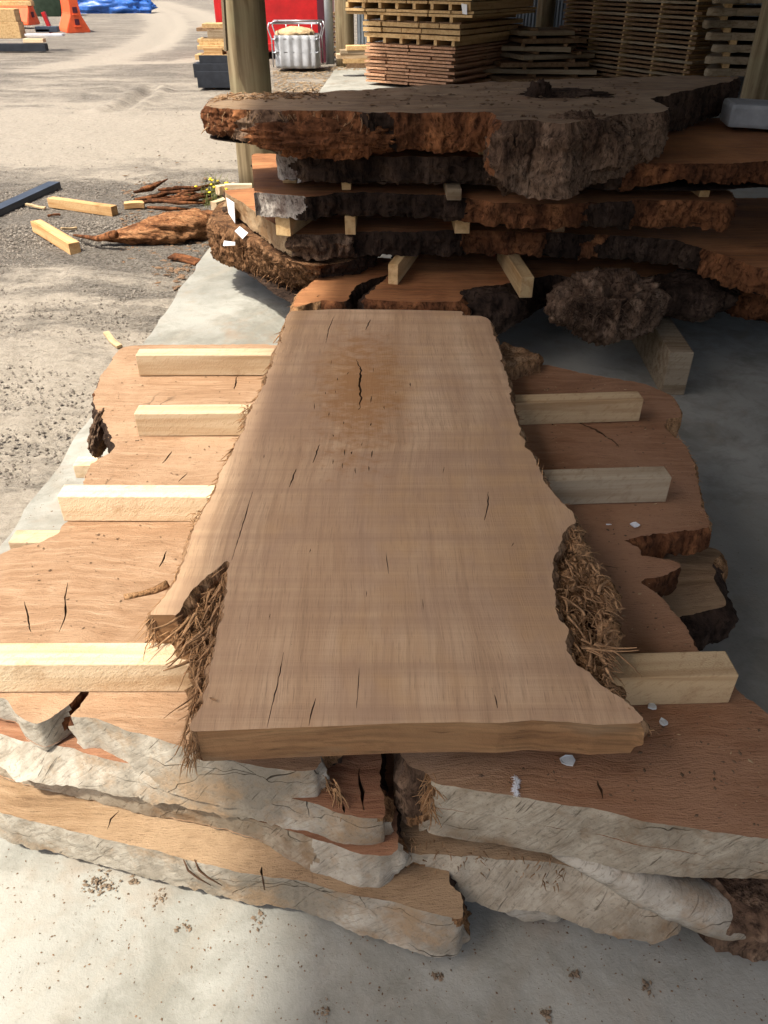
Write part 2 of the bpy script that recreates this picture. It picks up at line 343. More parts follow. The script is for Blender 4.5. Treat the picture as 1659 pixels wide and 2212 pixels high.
M['orange'] = plain('orange_plastic', (0.80, 0.125, 0.04), 0.5, 0.2, 6)
M['black'] = plain('black_painted_timber', (0.022, 0.026, 0.034), 0.6, 0.4, 7)
M['galv'] = plain('galvanised_tube', (0.48, 0.50, 0.53), 0.4, 0.2, 10, 0.5)
M['tank'] = plain('grey_white_plastic', (0.46, 0.48, 0.50), 0.55, 0.35, 5)
M['pipe'] = plain('pale_pipe', (0.52, 0.57, 0.60), 0.45, 0.15, 8)
M['tarp'] = plain('blue_tarp', (0.03, 0.13, 0.46), 0.4, 0.4, 5, spec=0.5, bumpa=0.5)
M['green'] = plain('green_drum', (0.085, 0.14, 0.10), 0.5, 0.35, 6)
M['paper'] = plain('white_paper', (0.88, 0.88, 0.88), 0.7, 0.08, 30)
M['paint'] = plain('pale_flake', (0.58, 0.61, 0.60), 0.7, 0.2, 50)
M['feather'] = plain('white_feather', (0.82, 0.84, 0.86), 0.7, 0.1, 50)
M['weed'] = plain('weed_leaf', (0.16, 0.17, 0.045), 0.8, 0.5, 30)
M['yellow'] = plain('yellow_petal', (0.80, 0.60, 0.03), 0.7, 0.2, 30)
M['greyblock'] = plain('grey_concrete_block', (0.30, 0.31, 0.31), 0.8, 0.3, 7, bumpa=0.4)
M['galvsheet'] = plain('silver_flashing', (0.62, 0.64, 0.68), 0.35, 0.15, 5, 0.3)
M['purple'] = plain('red_primer_and_recess_shade', (0.09, 0.018, 0.03), 0.6, 0.3, 5)

# ------------------------------------------------------------------ object helpers
def tag(o, label=None, cat=None, group=None, kind=None):
    for k, v in (('label', label), ('category', cat), ('group', group), ('kind', kind)):
        if v: o[k] = v
    return o
def empty(name, loc=(0, 0, 0)):
    o = bpy.data.objects.new(name, None); COL.objects.link(o); o.location = loc; o.empty_display_size = 0.1; return o
def parent(c, p):
    c.parent = p; c.location = Vector(c.location) - Vector(p.location) if p.rotation_euler[:] == (0, 0, 0) else c.location
    return c
def mesh_obj(name, verts, faces, mats, midx=None, smooth=None, par=None, origin=None):
    v = np.asarray(verts, dtype=np.float64).reshape(-1, 3)
    if origin is None:
        c = v.mean(axis=0); origin = (c[0], c[1], v[:, 2].min())
    v = v - np.array(origin)
    me = bpy.data.meshes.new(name); me.from_pydata(v.tolist(), [], [list(map(int, f)) for f in faces])
    for m in (mats if isinstance(mats, (list, tuple)) else [mats]): me.materials.append(m)
    if midx is not None: me.polygons.foreach_set('material_index', np.asarray(midx, dtype=np.int32))
    if smooth is not None:
        sm = np.full(len(me.polygons), bool(smooth)) if not hasattr(smooth, '__len__') else np.asarray(smooth, dtype=bool)
        me.polygons.foreach_set('use_smooth', sm)
    me.update()
    o = bpy.data.objects.new(name, me); COL.objects.link(o); o.location = origin
    if par is not None: o.parent = par; o.location = Vector(origin) - Vector(par.location)
    return o

_box_cache = {}
def box_mesh(dims, mat, bevel=0.0, warp=0.0, seed=0):
    key = (tuple(round(d, 4) for d in dims), mat.name, bevel, warp, seed)
    if key in _box_cache: return _box_cache[key]
    bm = bmesh.new(); bmesh.ops.create_cube(bm, size=1.0)
    for v in bm.verts: v.co.x *= dims[0]; v.co.y *= dims[1]; v.co.z *= dims[2]
    if warp:
        long = max(range(3), key=lambda i: dims[i])
        es = [e for e in bm.edges if abs((e.verts[0].co - e.verts[1].co)[long]) > dims[long] * 0.9]
        bmesh.ops.subdivide_edges(bm, edges=es, cuts=6, use_grid_fill=True)
        r = random.Random(seed); ph = r.uniform(0, 6); 
        for v in bm.verts:
            t = v.co[long] / dims[long]
            for k in range(3):
                if k != long: v.co[k] += warp * math.sin(3.0 * t + ph + k) + r.uniform(-1, 1) * warp * 0.12
    if bevel: bmesh.ops.bevel(bm, geom=[e for e in bm.edges if len(e.link_faces) == 2 and e.calc_face_angle(0) > 0.6], offset=bevel, segments=2, affect='EDGES', profile=0.6)
    me = bpy.data.meshes.new('box'); bm.to_mesh(me); bm.free(); me.materials.append(mat); _box_cache[key] = me
    return me
def box(name, c, dims, mat, rz=0.0, par=None, bevel=0.0, rx=0.0, ry=0.0, warp=0.0, seed=0):
    o = bpy.data.objects.new(name, box_mesh(dims, mat, bevel, warp, seed)); COL.objects.link(o)
    o.location = c; o.rotation_euler = (rx, ry, rz)
    if par is not None: o.parent = par; o.location = Vector(c) - Vector(par.location)
    return o
def bar(name, a, b, wd, ht, mat, par=None, bevel=0.003, warp=0.0, seed=0):   # squared timber between two points (axis centre line)
    a = Vector(a); b = Vector(b); d = b - a; L = d.length
    return box(name, (a + b) / 2, (L, wd, ht), mat, math.atan2(d.y, d.x), par, bevel, 0, -math.atan2(d.z, math.hypot(d.x, d.y)), warp, seed)

def tube_data(pts, rad, seg=8, cap=True):
    pts = [Vector(p) for p in pts]; vs = []; fs = []
    if not hasattr(rad, '__len__'): rad = [rad] * len(pts)
    for i, p in enumerate(pts):
        d = (pts[min(i + 1, len(pts) - 1)] - pts[max(i - 1, 0)]).normalized()
        u = d.orthogonal().normalized() if i == 0 else (u - d * u.dot(d)).normalized()
        v = d.cross(u)
        for k in range(seg):
            a = 2 * math.pi * k / seg; vs.append(p + (u * math.cos(a) + v * math.sin(a)) * rad[i])
    for i in range(len(pts) - 1):
        for k in range(seg):
            a = i * seg + k; b = i * seg + (k + 1) % seg; fs.append((a, b, b + seg, a + seg))
    if cap: fs.append(tuple(range(seg - 1, -1, -1))); fs.append(tuple(range((len(pts) - 1) * seg, len(pts) * seg)))
    return vs, fs
def tube(name, pts, rad, mat, par=None, seg=8):
    vs, fs = tube_data(pts, rad, seg); return mesh_obj(name, [tuple(v) for v in vs], fs, mat, smooth=True, par=par)

def rough_tube(name, pts, rad, mat, par=None, seg=20, amp=0.2, scale=14, seed=1, sub=6, squash=1.0):
    pts = [Vector(p) for p in pts]; pp = []; rr = []
    for i in range(len(pts) - 1):
        for j in range(sub): t = j / sub; pp.append(pts[i].lerp(pts[i + 1], t)); rr.append(rad[i] + (rad[i + 1] - rad[i]) * t)
    pp.append(pts[-1]); rr.append(rad[-1]); vs, fs = tube_data(pp, rr, seg)
    v = np.array([tuple(q) for q in vs]); c = np.repeat(np.array([tuple(q) for q in pp]), seg, 0); d = v - c
    n = fbm(v * np.array(scale), 4, seed, 0.6, True); v = c + d * (1 + amp * n)[:, None] * np.array((1, 1, squash))
    return mesh_obj(name, v, fs, mat, smooth=True, par=par)

def in_poly(pts, poly):
    x, y = pts[:, 0], pts[:, 1]; ins = np.zeros(len(pts), bool); px, py = poly[:, 0], poly[:, 1]; j = len(poly) - 1
    for i in range(len(poly)):
        c = ((py[i] > y) != (py[j] > y))
        with np.errstate(divide='ignore', invalid='ignore'):
            xi = (px[j] - px[i]) * (y - py[i]) / (py[j] - py[i]) + px[i]
        ins ^= c & (x < xi); j = i
    return ins

#            outline jitter, wall amp, noise scale
STYLE = {'s': (0.0010, 0.0015, (60, 60, 60)), 'w': (0.0045, 0.002, (60, 60, 60)), 'g': (0.0045, 0.002, (60, 60, 60)),
         'b': (0.016, 0.026, (9, 9, 12)), 'r': (0.013, 0.022, (11, 11, 7)), 'f': (0.012, 0.030, (26, 26, 9)),
         'n': (0.010, 0.026, (13, 13, 9)), 'l': (0.003, 0.006, (24, 24, 20))}

def slab(name, outline, ht, hb, mats, step=0.010, rows=8, cracks=(), seed=1, top_amp=0.0, grid=0.0, top_scale=14,
         par=None, bulge=0.0, jit=1.0, drop=0.0, wallk=1.0, world=False):
    """A sawn slab: outline seen on its top face at height ht; each vertex (px, py, style, bottom height, bottom spread)."""
    pts = []
    for q in outline:
        p = Vector((q[0], q[1], ht)) if world else P(q[0], q[1], ht)
        st = q[2] if len(q) > 2 and q[2] else 'b'; b = q[3] if len(q) > 3 and q[3] is not None else hb
        sp = q[4] if len(q) > 4 else 0.0
        pts.append((p.x, p.y, st, b, sp))
    area = sum(pts[i][0] * pts[(i + 1) % len(pts)][1] - pts[(i + 1) % len(pts)][0] * pts[i][1] for i in range(len(pts)))
    if area < 0:
        sts = [p[2] for p in pts]; n = len(pts)
        pts = [(*pts[n - 1 - i][:2], sts[(n - 2 - i) % n], *pts[n - 1 - i][3:]) for i in range(n)]
    X, Y, S, B, SP = [], [], [], [], []
    n = len(pts)
    for i in range(n):
        a, b = pts[i], pts[(i + 1) % n]; L = math.hypot(b[0] - a[0], b[1] - a[1]); k = max(1, int(L / step))
        # gentle rounding of the polyline with a Catmull-Rom spline on natural edges
        pm, pn = pts[i - 1], pts[(i + 2) % n]
        straight = a[2] == 's'
        for j in range(k):
            t = j / k
            if straight: x = a[0] + (b[0] - a[0]) * t; y = a[1] + (b[1] - a[1]) * t
            else:
                cr = lambda p0, p1, p2, p3: (2*t**3-3*t**2+1)*p1 + (t**3-2*t**2+t)*(p2-p0)*0.4 + (3*t**2-2*t**3)*p2 + (t**3-t**2)*(p3-p1)*0.4
                x = cr(pm[0], a[0], b[0], pn[0]); y = cr(pm[1], a[1], b[1], pn[1])
            X.append(x); Y.append(y); S.append(a[2]); B.append(a[3] + (b[3] - a[3]) * t); SP.append(a[4] + (b[4] - a[4]) * t)
    if len(set(S)) > 1:                          # ragged change-over between neighbouring kinds of edge
        sh = fbm(np.stack([np.array(X) * 4, np.array(Y) * 4, np.zeros(len(X))], 1), 2, seed + 70) * 0.03 / step
        S = [S[i] if S[i] == 's' or S[int(i + sh[i]) % len(S)] == 's' else S[int(i + sh[i]) % len(S)] for i in range(len(S))]
    X = np.array(X); Y = np.array(Y); B = np.array(B); SP = np.array(SP); m = len(X)
    def normals(X, Y, w=2):
        dx = np.roll(X, -w) - np.roll(X, w); dy = np.roll(Y, -w) - np.roll(Y, w); l = np.hypot(dx, dy) + 1e-9
        return dy / l, -dx / l
    NX, NY = normals(X, Y, 3)
    J = np.array([STYLE[s][0] for s in S]) * jit; A = np.array([STYLE[s][1] for s in S]) * wallk
    base = np.stack([X, Y, np.full(m, ht)], 1)
    jn = fbm(base * 28, 4, seed * 13, 0.65) + 0.5 * fbm(base * 7, 2, seed * 13 + 5) * np.array([0.0 if s in 'wgs' else 1.0 for s in S])
    X = X + NX * J * jn; Y = Y + NY * J * jn
    NX, NY = normals(X, Y, 4)
    # smooth normals a little
    for _ in range(3):
        NX = (np.roll(NX, 1) + NX * 2 + np.roll(NX, -1)) / 4; NY = (np.roll(NY, 1) + NY * 2 + np.roll(NY, -1)) / 4
    def ztop(x, y):
        if top_amp == 0: return np.full(len(x), ht)
        q = np.stack([x, y, np.zeros(len(x))], 1)
        return ht + top_amp * (fbm(q * top_scale, 4, seed * 7, 0.6) - 0.2) - drop * 0
    V = []; F = []; MI = []; SM = []
    # crack slivers
    holes = []
    for ci, (line, wd, dep) in enumerate(cracks):
        cp = [(Vector((q[0], q[1], ht)) if world else P(q[0], q[1], ht)) for q in line]; L = []; R = []
        pp = []
        for i in range(len(cp) - 1):
            kk = max(2, int((cp[i + 1] - cp[i]).length / 0.012))
            for j in range(kk): pp.append(cp[i].lerp(cp[i + 1], j / kk))
        pp.append(cp[-1]); r = random.Random(seed * 31 + ci)
        for i, p in enumerate(pp):
            d = (pp[min(i + 1, len(pp) - 1)] - pp[max(i - 1, 0)]); nn = Vector((-d.y, d.x, 0)).normalized()
            t = i / (len(pp) - 1); hw = wd * 0.5 * (0.25 + math.sin(math.pi * min(max(t, 0.02), 0.98))) * r.uniform(0.6, 1.2)
            wob = nn * r.uniform(-1, 1) * wd * 0.4
            L.append(p + wob + nn * hw); R.append(p + wob - nn * hw)
        holes.append((np.array([(p.x, p.y) for p in L + R[::-1]]), dep))
    # top cap
    cv = [Vector((x, y)) for x, y in zip(X, Y)]; ce = [(i, (i + 1) % m) for i in range(m)]
    for hp, dep in holes:
        o = len(cv); cv += [Vector(q) for q in hp.tolist()]; ce += [(o + i, o + (i + 1) % len(hp)) for i in range(len(hp))]
    poly = np.stack([X, Y], 1)
    if grid:
        gx = np.arange(X.min(), X.max(), grid); gy = np.arange(Y.min(), Y.max(), grid)
        gg = np.stack(np.meshgrid(gx, gy), -1).reshape(-1, 2); gg = gg + (np.random.RandomState(seed).rand(*gg.shape) - 0.5) * grid * 0.6
        gg = gg[in_poly(gg, poly)]; cv += [Vector(q) for q in gg.tolist()]
    r = delaunay_2d_cdt(cv, ce, [], 0, 1e-6)
    tv = np.array([(v[0], v[1]) for v in r[0]]); tf = np.array([f for f in r[2] if len(f) == 3], dtype=np.int64)
    cen = tv[tf].mean(axis=1); ok = in_poly(cen, poly)
    for hp, dep in holes: ok &= ~in_poly(cen, hp)
    tf = tf[ok]
    zt = ztop(tv[:, 0], tv[:, 1])
    V.append(np.stack([tv[:, 0], tv[:, 1], zt], 1)); F += tf.tolist(); MI += [0] * len(tf); SM += [bool(grid)] * len(tf)
    off = len(tv)
    # underside: flat
    okb = in_poly(cen, poly); ub = np.array([f for f in r[2] if len(f) == 3], dtype=np.int64)[okb]
    bz = float(np.min(B)) if np.ptp(B) < 0.001 else float(np.median(B))
    V.append(np.stack([tv[:, 0], tv[:, 1], np.full(len(tv), bz + 0.004)], 1)); F += (ub[:, ::-1] + off).tolist(); MI += [1] * len(ub); SM += [False] * len(ub)
    off += len(tv)
    # walls
    matlist = [mats['top'], mats.get('under', M['bark'])]; mid = {}
    for s in set(S):
        mid[s] = len(matlist); matlist.append(mats[s])
    zt0 = ztop(X, Y)
    ring = []
    for k in range(rows + 1):
        t = k / rows; z = zt0 + (B - zt0) * t
        p = np.stack([X + NX * SP * t, Y + NY * SP * t, z], 1)
        dsp = np.zeros(m)
        for s in set(S):
            sel = np.array([q == s for q in S]); sc = np.array(STYLE[s][2])
            dsp[sel] = fbm(p[sel] * sc, 5, seed * 3, 0.6, ridged=(s in 'fn'))
            if s in 'wg':
                q = fbm(p[sel] * np.array((6, 6, 18)), 3, seed + 31); dsp[sel] += 1.2 * (np.clip(q * 14, -0.5, 0.5) - 0.2)
            if s in 'bnr': dsp[sel] += 0.8 * fbm(p[sel] * 26, 4, seed + 41, 0.6, True)
        tp = min(1.0, t * 5.0)
        bl = bulge * math.sin(math.pi * t) if bulge else 0
        edge = 0.2 * max(0, t - 0.85) / 0.15
        dd = A * tp * (dsp - edge) + bl * np.array([1.0 if q not in 's' else 0.0 for q in S])
        p[:, 0] += NX * dd; p[:, 1] += NY * dd
        p[:, 2] += np.clip(1.6 * A, 0.018, 0.02) * (t ** 4) * (A > 0.0018) * fbm(np.stack([p[:, 0] * 34, p[:, 1] * 34, p[:, 2] * 0], 1), 4, seed + 9, 0.65)
        ring.append(p)
    V.append(np.concatenate(ring, 0))
    for k in range(rows):
        a = off + k * m; b = a + m
        sh = (fbm(np.stack([X * 5, Y * 5, np.full(m, k * 2.2 / rows)], 1), 2, seed + 80) * (0.05 if ht - hb < 0.1 else 0.09) / step).astype(int)
        for i in range(m):
            j = (i + 1) % m; F.append((a + i, b + i, b + j, a + j)); s2 = S[(i + sh[i]) % m]
            MI.append(mid[S[i]] if S[i] == 's' or s2 == 's' else mid[s2]); SM.append(True)
    off += m * (rows + 1)
    if holes:
        ck = len(matlist); matlist.append(M['crack'])
        for hp, dep in holes:
            k = len(hp); zt1 = ztop(hp[:, 0], hp[:, 1]); ctr = hp.mean(axis=0)
            V.append(np.concatenate([np.stack([hp[:, 0], hp[:, 1], zt1], 1), np.stack([hp[:, 0], hp[:, 1], zt1 - dep], 1)], 0))
            for i in range(k):
                j = (i + 1) % k; F.append((off + i, off + j, off + k + j, off + k + i)); MI.append(ck); SM.append(False)
            h = k // 2
            for i in range(h - 1): F.append((off + k + i, off + k + i + 1, off + k + k - 2 - i, off + k + k - 1 - i)); MI.append(ck); SM.append(False)
            off += 2 * k
    V = np.concatenate(V, 0)
    if par is not None: return mesh_obj(name, V, F, matlist, MI, SM, par)
    MI = np.array(MI); wall = {mid[s]: s for s in mid}; iswall = np.isin(MI, list(wall))
    def sub(sel):
        ids = np.nonzero(sel)[0]; fs = [F[i] for i in ids]; used = np.unique(np.concatenate([np.array(f) for f in fs])); lut = np.zeros(len(V), int); lut[used] = np.arange(len(used))
        return V[used], [lut[np.array(f)].tolist() for f in fs], ids
    under = MI == 1
    v, f, ids = sub(~iswall & ~under); ob = mesh_obj(name, v, f, matlist, MI[ids], np.array(SM)[ids])
    v, f, ids = sub(under); mesh_obj('underside', v, f, matlist[1], par=ob)
    for k, s in wall.items():
        v, f, ids = sub(MI == k); mesh_obj(EDGE[s], v, f, matlist[k], smooth=True, par=ob)
    return ob
EDGE = {'s': 'cut_end', 'w': 'weathered_end', 'g': 'weathered_end', 'b': 'bark_edge', 'r': 'live_edge', 'f': 'fibrous_edge', 'n': 'root_edge', 'l': 'lichen_edge'}

_ico = {}
def ico(sub):
    if sub not in _ico:
        bm = bmesh.new(); bmesh.ops.create_icosphere(bm, subdivisions=sub, radius=1.0)
        bm.verts.ensure_lookup_table(); _ico[sub] = (np.array([v.co[:] for v in bm.verts]), [[v.index for v in f.verts] for f in bm.faces]); bm.free()
    return _ico[sub]
def lump(name, c, rad, mat, amp=0.35, scale=2.0, seed=1, sub=5, par=None, ridged=True, stretch=(1, 1, 1), flat=None, rz=0.0):
    v, f = ico(sub); n = fbm(v * scale * np.array(stretch) + seed * 3.1, 5, seed, 0.6, ridged)
    n2 = fbm(v * 0.9 + seed, 2, seed + 50)
    q = v * (1 + amp * n + 0.3 * n2)[:, None] * np.array(rad)
    if rz: q = np.stack([q[:, 0] * math.cos(rz) - q[:, 1] * math.sin(rz), q[:, 0] * math.sin(rz) + q[:, 1] * math.cos(rz), q[:, 2]], 1)
    if flat is not None: q[:, 2] = np.clip(q[:, 2], flat[0], flat[1])
    return mesh_obj(name, q + np.array(c), f, mat, smooth=True, par=par)

def strand_mesh(name, items, mat, par=None, seed=1, seg=3, curl=1.0):
    """items: (base, direction, length, radius, droop)"""
    r = random.Random(seed); V = []; F = []
    for base, d, L, rad, droop in items:
        p = Vector(base); d = Vector(d).normalized(); k = 5; pts = [p.copy()]
        cur = Vector((r.uniform(-1, 1), r.uniform(-1, 1), r.uniform(-0.6, 0.6))) * 0.35 * curl
        for i in range(k):
            d = (d + cur * 0.5 + Vector((0, 0, -droop)) * 0.4 + Vector((r.uniform(-1, 1), r.uniform(-1, 1), r.uniform(-1, 1))) * 0.16 * curl).normalized()
            p = p + d * (L / k); pts.append(p.copy())
        o = len(V); vs, fs = tube_data(pts, [rad * (1 - 0.75 * i / k) for i in range(k + 1)], seg, False)
        V += [tuple(v) for v in vs]; F += [tuple(q + o for q in f) for f in fs]
    ob = mesh_obj(name, V, F, mat, smooth=True, par=par); ob['kind'] = 'stuff'
    return ob
def poly_samples(pxpoly, n, h, seed):
    poly = np.array([P(x, y, h)[:2] for x, y in pxpoly]); rs = np.random.RandomState(seed); out = []
    lo, hi = poly.min(0), poly.max(0)
    while len(out) < n:
        q = lo + rs.rand(n * 2, 2) * (hi - lo); out += q[in_poly(q, poly)].tolist()
    return out[:n]
def line_samples(pxline, n, h, seed):
    r = random.Random(seed); pts = [P(x, y, h) for x, y in pxline]; ls = [(pts[i + 1] - pts[i]).length for i in range(len(pts) - 1)]; tot = sum(ls); out = []
    for _ in range(n):
        s = r.uniform(0, tot); i = 0
        while i < len(ls) - 1 and s > ls[i]: s -= ls[i]; i += 1
        d = (pts[i + 1] - pts[i]).normalized(); out.append((pts[i] + d * min(s, ls[i]), d))
    return out
def scatter_bits(name, spots, size, mat, seed, flat=0.35, label=None, cat=None, par=None, long=1.0):
    rs = np.random.RandomState(seed); base = np.array([[1,0,0],[0,1,0],[-1,0,0],[0,-1,0],[0,0,1],[0,0,-1]], float)
    fc = [(0,1,4),(1,2,4),(2,3,4),(3,0,4),(1,0,5),(2,1,5),(3,2,5),(0,3,5)]; n = len(spots)
    sz = size[0] + (size[1] - size[0]) * rs.rand(n) ** 2.2; ang = rs.rand(n) * 6.283
    V = base[None] * (0.65 + 0.7 * rs.rand(n, 6, 1)); V[:, :, 2] *= flat; V[:, :, 0] *= long; V = V * sz[:, None, None]
    c, s = np.cos(ang)[:, None], np.sin(ang)[:, None]; x = V[:, :, 0] * c - V[:, :, 1] * s; y = V[:, :, 0] * s + V[:, :, 1] * c
    sp = np.array(spots, float); W = np.stack([x + sp[:, 0:1], y + sp[:, 1:2], V[:, :, 2] + sp[:, 2:3] + (sz * flat * 0.5)[:, None]], -1)
    F = (np.array(fc)[None] + (np.arange(n) * 6)[:, None, None]).reshape(-1, 3)
    o = mesh_obj(name, W.reshape(-1, 3), F.tolist(), mat, par=par); o['kind'] = 'stuff'
    if label: o['label'] = label
    if cat: o['category'] = cat
    return o

# ================================================================== THE SETTING
def edge_x(y): return -1.345 + 0.0215 * y          # edge of the concrete apron, seen running away from the viewer

# concrete floor of the shed with its apron
def build_floor():
    ys = np.concatenate([np.arange(-3, 17.6, 0.05), [17.6]])
    jig = 0.02 * fbm(np.stack([ys * 6, ys * 0, ys * 0], 1), 4, 3)
    V = [(edge_x(y) + j, y, 0.0) for y, j in zip(ys, jig)]; n = len(V)
    V += [(9.0, 17.6, 0), (9.0, -3.0, 0)]
    F = [tuple(range(n + 2))[::-1]]
    V += [(x, y, -0.12) for x, y, z in V[:n]]
    F += [(i, i + 1, n + 3 + i, n + 2 + i) for i in range(n - 1)]
    o = mesh_obj('concrete_floor', V, F, M['concrete'], origin=(0, 0, 0)); o['kind'] = 'structure'
build_floor()
o = box('back_floor', (4.2, 19.3, -0.045), (10.3, 3.4, 0.06), M['concrete']); o['kind'] = 'structure'; o.name = 'concrete_floor_back'

def build_yard():
    rows = [1.0]
    while rows[-1] < 500: rows.append(rows[-1] * 1.0135 + 0.004)
    rows = np.array([-400, -60, -12, -4, -1, 0, 0.4] + rows)
    s = np.concatenate([np.linspace(-6, -1.2, 10), np.linspace(-1.15, -0.06, 260), np.linspace(0.0, 6, 12)])
    V = []
    for y in rows: 
        k = 1.6 + 0.62 * max(y, 0) + 0.25 * max(-y, 0)
        V.append(np.stack([s * k + (-0.02 * 0), np.full(len(s), y), np.zeros(len(s))], 1))
    V = np.concatenate(V, 0); x, y = V[:, 0], V[:, 1]
    def dist(line):
        pts = [P(a, b)[:2] for a, b in line]; d = np.full(len(V), 1e9)
        for (ax_, ay), (bx, by) in zip(pts[:-1], pts[1:]):
            L2 = (bx - ax_) ** 2 + (by - ay) ** 2; t = np.clip(((x - ax_) * (bx - ax_) + (y - ay) * (by - ay)) / L2, 0, 1)
            d = np.minimum(d, np.hypot(x - ax_ - t * (bx - ax_), y - ay - t * (by - ay)))
        return d
    dust = np.full(len(V), 0.42)
    dust += 0.62 * np.exp(-((y - 10.4) / 1.9) ** 2)
    dust += 0.10 * np.exp(-((y - 14.5) / 2.5) ** 2)
    dust += 0.28 * np.exp(-((y - 3.2) / 1.5) ** 2) - 0.25 * np.exp(-((y - 6.6) / 1.0) ** 2)
    rut = np.zeros(len(V))
    for line, wd in (([(257, 2), (324, 22), (353, 48), (349, 74), (313, 96), (257, 110), (206, 129), (120, 140)], 0.55), ([(305, 2), (371, 29), (379, 55), (349, 88), (313, 105)], 0.40),
                     ([(342, 2), (427, 26), (456, 44), (470, 60)], 0.6), ([(470, 120), (380, 130), (290, 133), (230, 130)], 0.3)):
        d = dist(line); e = np.exp(-(d / wd) ** 2); dust += 0.55 * e; rut -= 0.03 * np.exp(-(d / (wd * 0.6)) ** 2)
    for line in ([(230, 232), (262, 222), (300, 200), (325, 182)], [(240, 236), (275, 226), (312, 204), (335, 186)]):
        d = dist(line); rut -= 0.05 * np.exp(-(d / 0.10) ** 2) - 0.03 * np.exp(-((d - 0.2) / 0.1) ** 2)
    q = np.stack([x * 0.9 + y * 0.15, y * 2.2, x * 0], 1); q2 = np.stack([x * 5, y * 9 + x * 3, x * 0], 1); q3 = np.stack([x * 30, y * 30, x * 0], 1)
    near = np.clip(1.3 - np.maximum(y, 0) / 40, 0.15, 1)
    z = -0.035 + rut + near * (0.03 * fbm(q, 4, 2) + 0.018 * fbm(q2, 4, 5, 0.6) + 0.006 * fbm(q3, 3, 8))
    z = np.where((x > edge_x(y) - 0.02) & (y < 30) & (y > -5), np.minimum(z, -0.02) - 0.06 * np.clip((x - edge_x(y)) / 0.1, 0, 1), z)
    V[:, 2] = z
    nc = len(s); F = []
    for i in range(len(rows) - 1):
        a = i * nc; F += [(a + j, a + j + 1, a + nc + j + 1, a + nc + j) for j in range(nc - 1)]
    o = mesh_obj('yard_ground', V, F, M['yard'], smooth=True, origin=(0, 0, 0)); o['kind'] = 'structure'
    at = o.data.attributes.new('dust', 'FLOAT', 'POINT'); at.data.foreach_set('value', np.clip(dust, 0, 1.3).astype(np.float32))
build_yard()

# loose gravel, dense by the apron and in the grey band further out
def gravel():
    rs = np.random.RandomState(4); out = []
    while len(out) < 42000:
        y = rs.uniform(1.6, 13); x = edge_x(y) - 0.02 - abs(rs.rand()) * (1.0 + 0.62 * y - 1.2)
        p = math.exp(-((y - 6.3) / 1.0) ** 2) + 0.16 * (y < 6.5) + 0.02
        if rs.rand() < p: out.append((x, y, -0.040))
    scatter_bits('gravel_stones', out, (0.003, 0.011), M['stone'], 5, 0.7, 'loose grey gravel stones lying across the yard beside the concrete apron', 'gravel')
gravel()

# ---------------- the open shed: roof, posts, steel walls
shed = empty('open_shed', (3.5, 10, 0))
tag(shed, 'open pole shed over the slabs, round timber posts and grey corrugated steel wall', 'shed')
def corrug(name, a, b, z0, z1, mat, par, pitch=0.076, amp=0.009):
    a = Vector(a); b = Vector(b); L = (b - a).length; d = (b - a) / L; nrm = Vector((-d.y, d.x, 0)); n = int(L / pitch * 6)
    V = []; 
    for i in range(n + 1):
        s_ = L * i / n; p = a + d * s_ + nrm * amp * math.sin(2 * math.pi * s_ / pitch); V += [(p.x, p.y, z0), (p.x, p.y, z1)]
    F = [(2 * i, 2 * i + 2, 2 * i + 3, 2 * i + 1) for i in range(n)]
    return mesh_obj(name, V, F, mat, smooth=True, par=par)
ROOF_Z = 3.4
def roof():
    n = 40; V = []; F = []
    y0, y1 = -1.9, 20.6
    L0 = (edge_x(y0) - 0.24, edge_x(y1) - 0.24)
    V = [(L0[0], y0, ROOF_Z), (L0[1], y1, ROOF_Z), (9.2, y1, ROOF_Z + 1.6), (9.2, y0, ROOF_Z + 1.6)]
    V += [(x, y, z + 0.05) for x, y, z in V]
    F = [(0, 1, 2, 3), (7, 6, 5, 4), (0, 4, 5, 1), (1, 5, 6, 2), (2, 6, 7, 3), (3, 7, 4, 0)]
    mesh_obj('roof', V, F, M['roof'], par=shed)
    for y in np.arange(0.2, 20, 2.6):
        bar('rafter', (edge_x(y), y, ROOF_Z - 0.10), (9.1, y, ROOF_Z + 1.48), 0.06, 0.18, M['boardbrown'], shed)
roof()
def post(px, py, h, y, r0, r1, lean=0, seed=1):
    c = PY(px, py, y); k = 40; pts = []; rad = []
    rr = random.Random(seed)
    for i in range(13):
        t = i / 12; pts.append((c.x + lean * t + 0.006 * math.sin(5 * t), y + 0.006 * math.cos(4 * t), -0.1 + t * (ROOF_Z + 0.1 + 0.17 * max(0, c.x + 1.2)))); rad.append(r0 + (r1 - r0) * t)
    return tube('post', pts, rad, M['pole'], shed, 28)
pm = post(550, 300, 0, 7.35, 0.172, 0.168); tag(pm, 'thick round timber post with weathered checks, standing behind the slab stack')
post(745, 100, 0, 18.2, 0.19, 0.18, seed=2)
post(1650, 150, 0, 9.2, 0.17, 0.17, seed=3)
post(1180, 10, 0, 17.8, 0.17, 0.17, seed=4)
corrug('wall_sheet', (-0.6, 20.4, 0), (9.1, 20.4, 0), 0, 3.6, M['wall'], shed)
corrug('wall_sheet', (9.1, 20.4, 0), (9.1, -0.5, 0), 0, 4.9, M['wall'], shed)
dp = tube('downpipe', [PY(714, 138, 18.35), PY(714, 138, 18.35) + Vector((-0.02, 0, 3.4))], 0.085, M['pipe'], shed, 14)
tube('pipe_clip', [PY(702, 68, 18.25), PY(730, 68, 18.25)], 0.02, M['pipe'], dp)
c = PY(696, 100, 18.9); box('steel_column', (c.x, 18.9, 1.7), (0.14, 0.14, 3.4), M['purple'], par=shed)
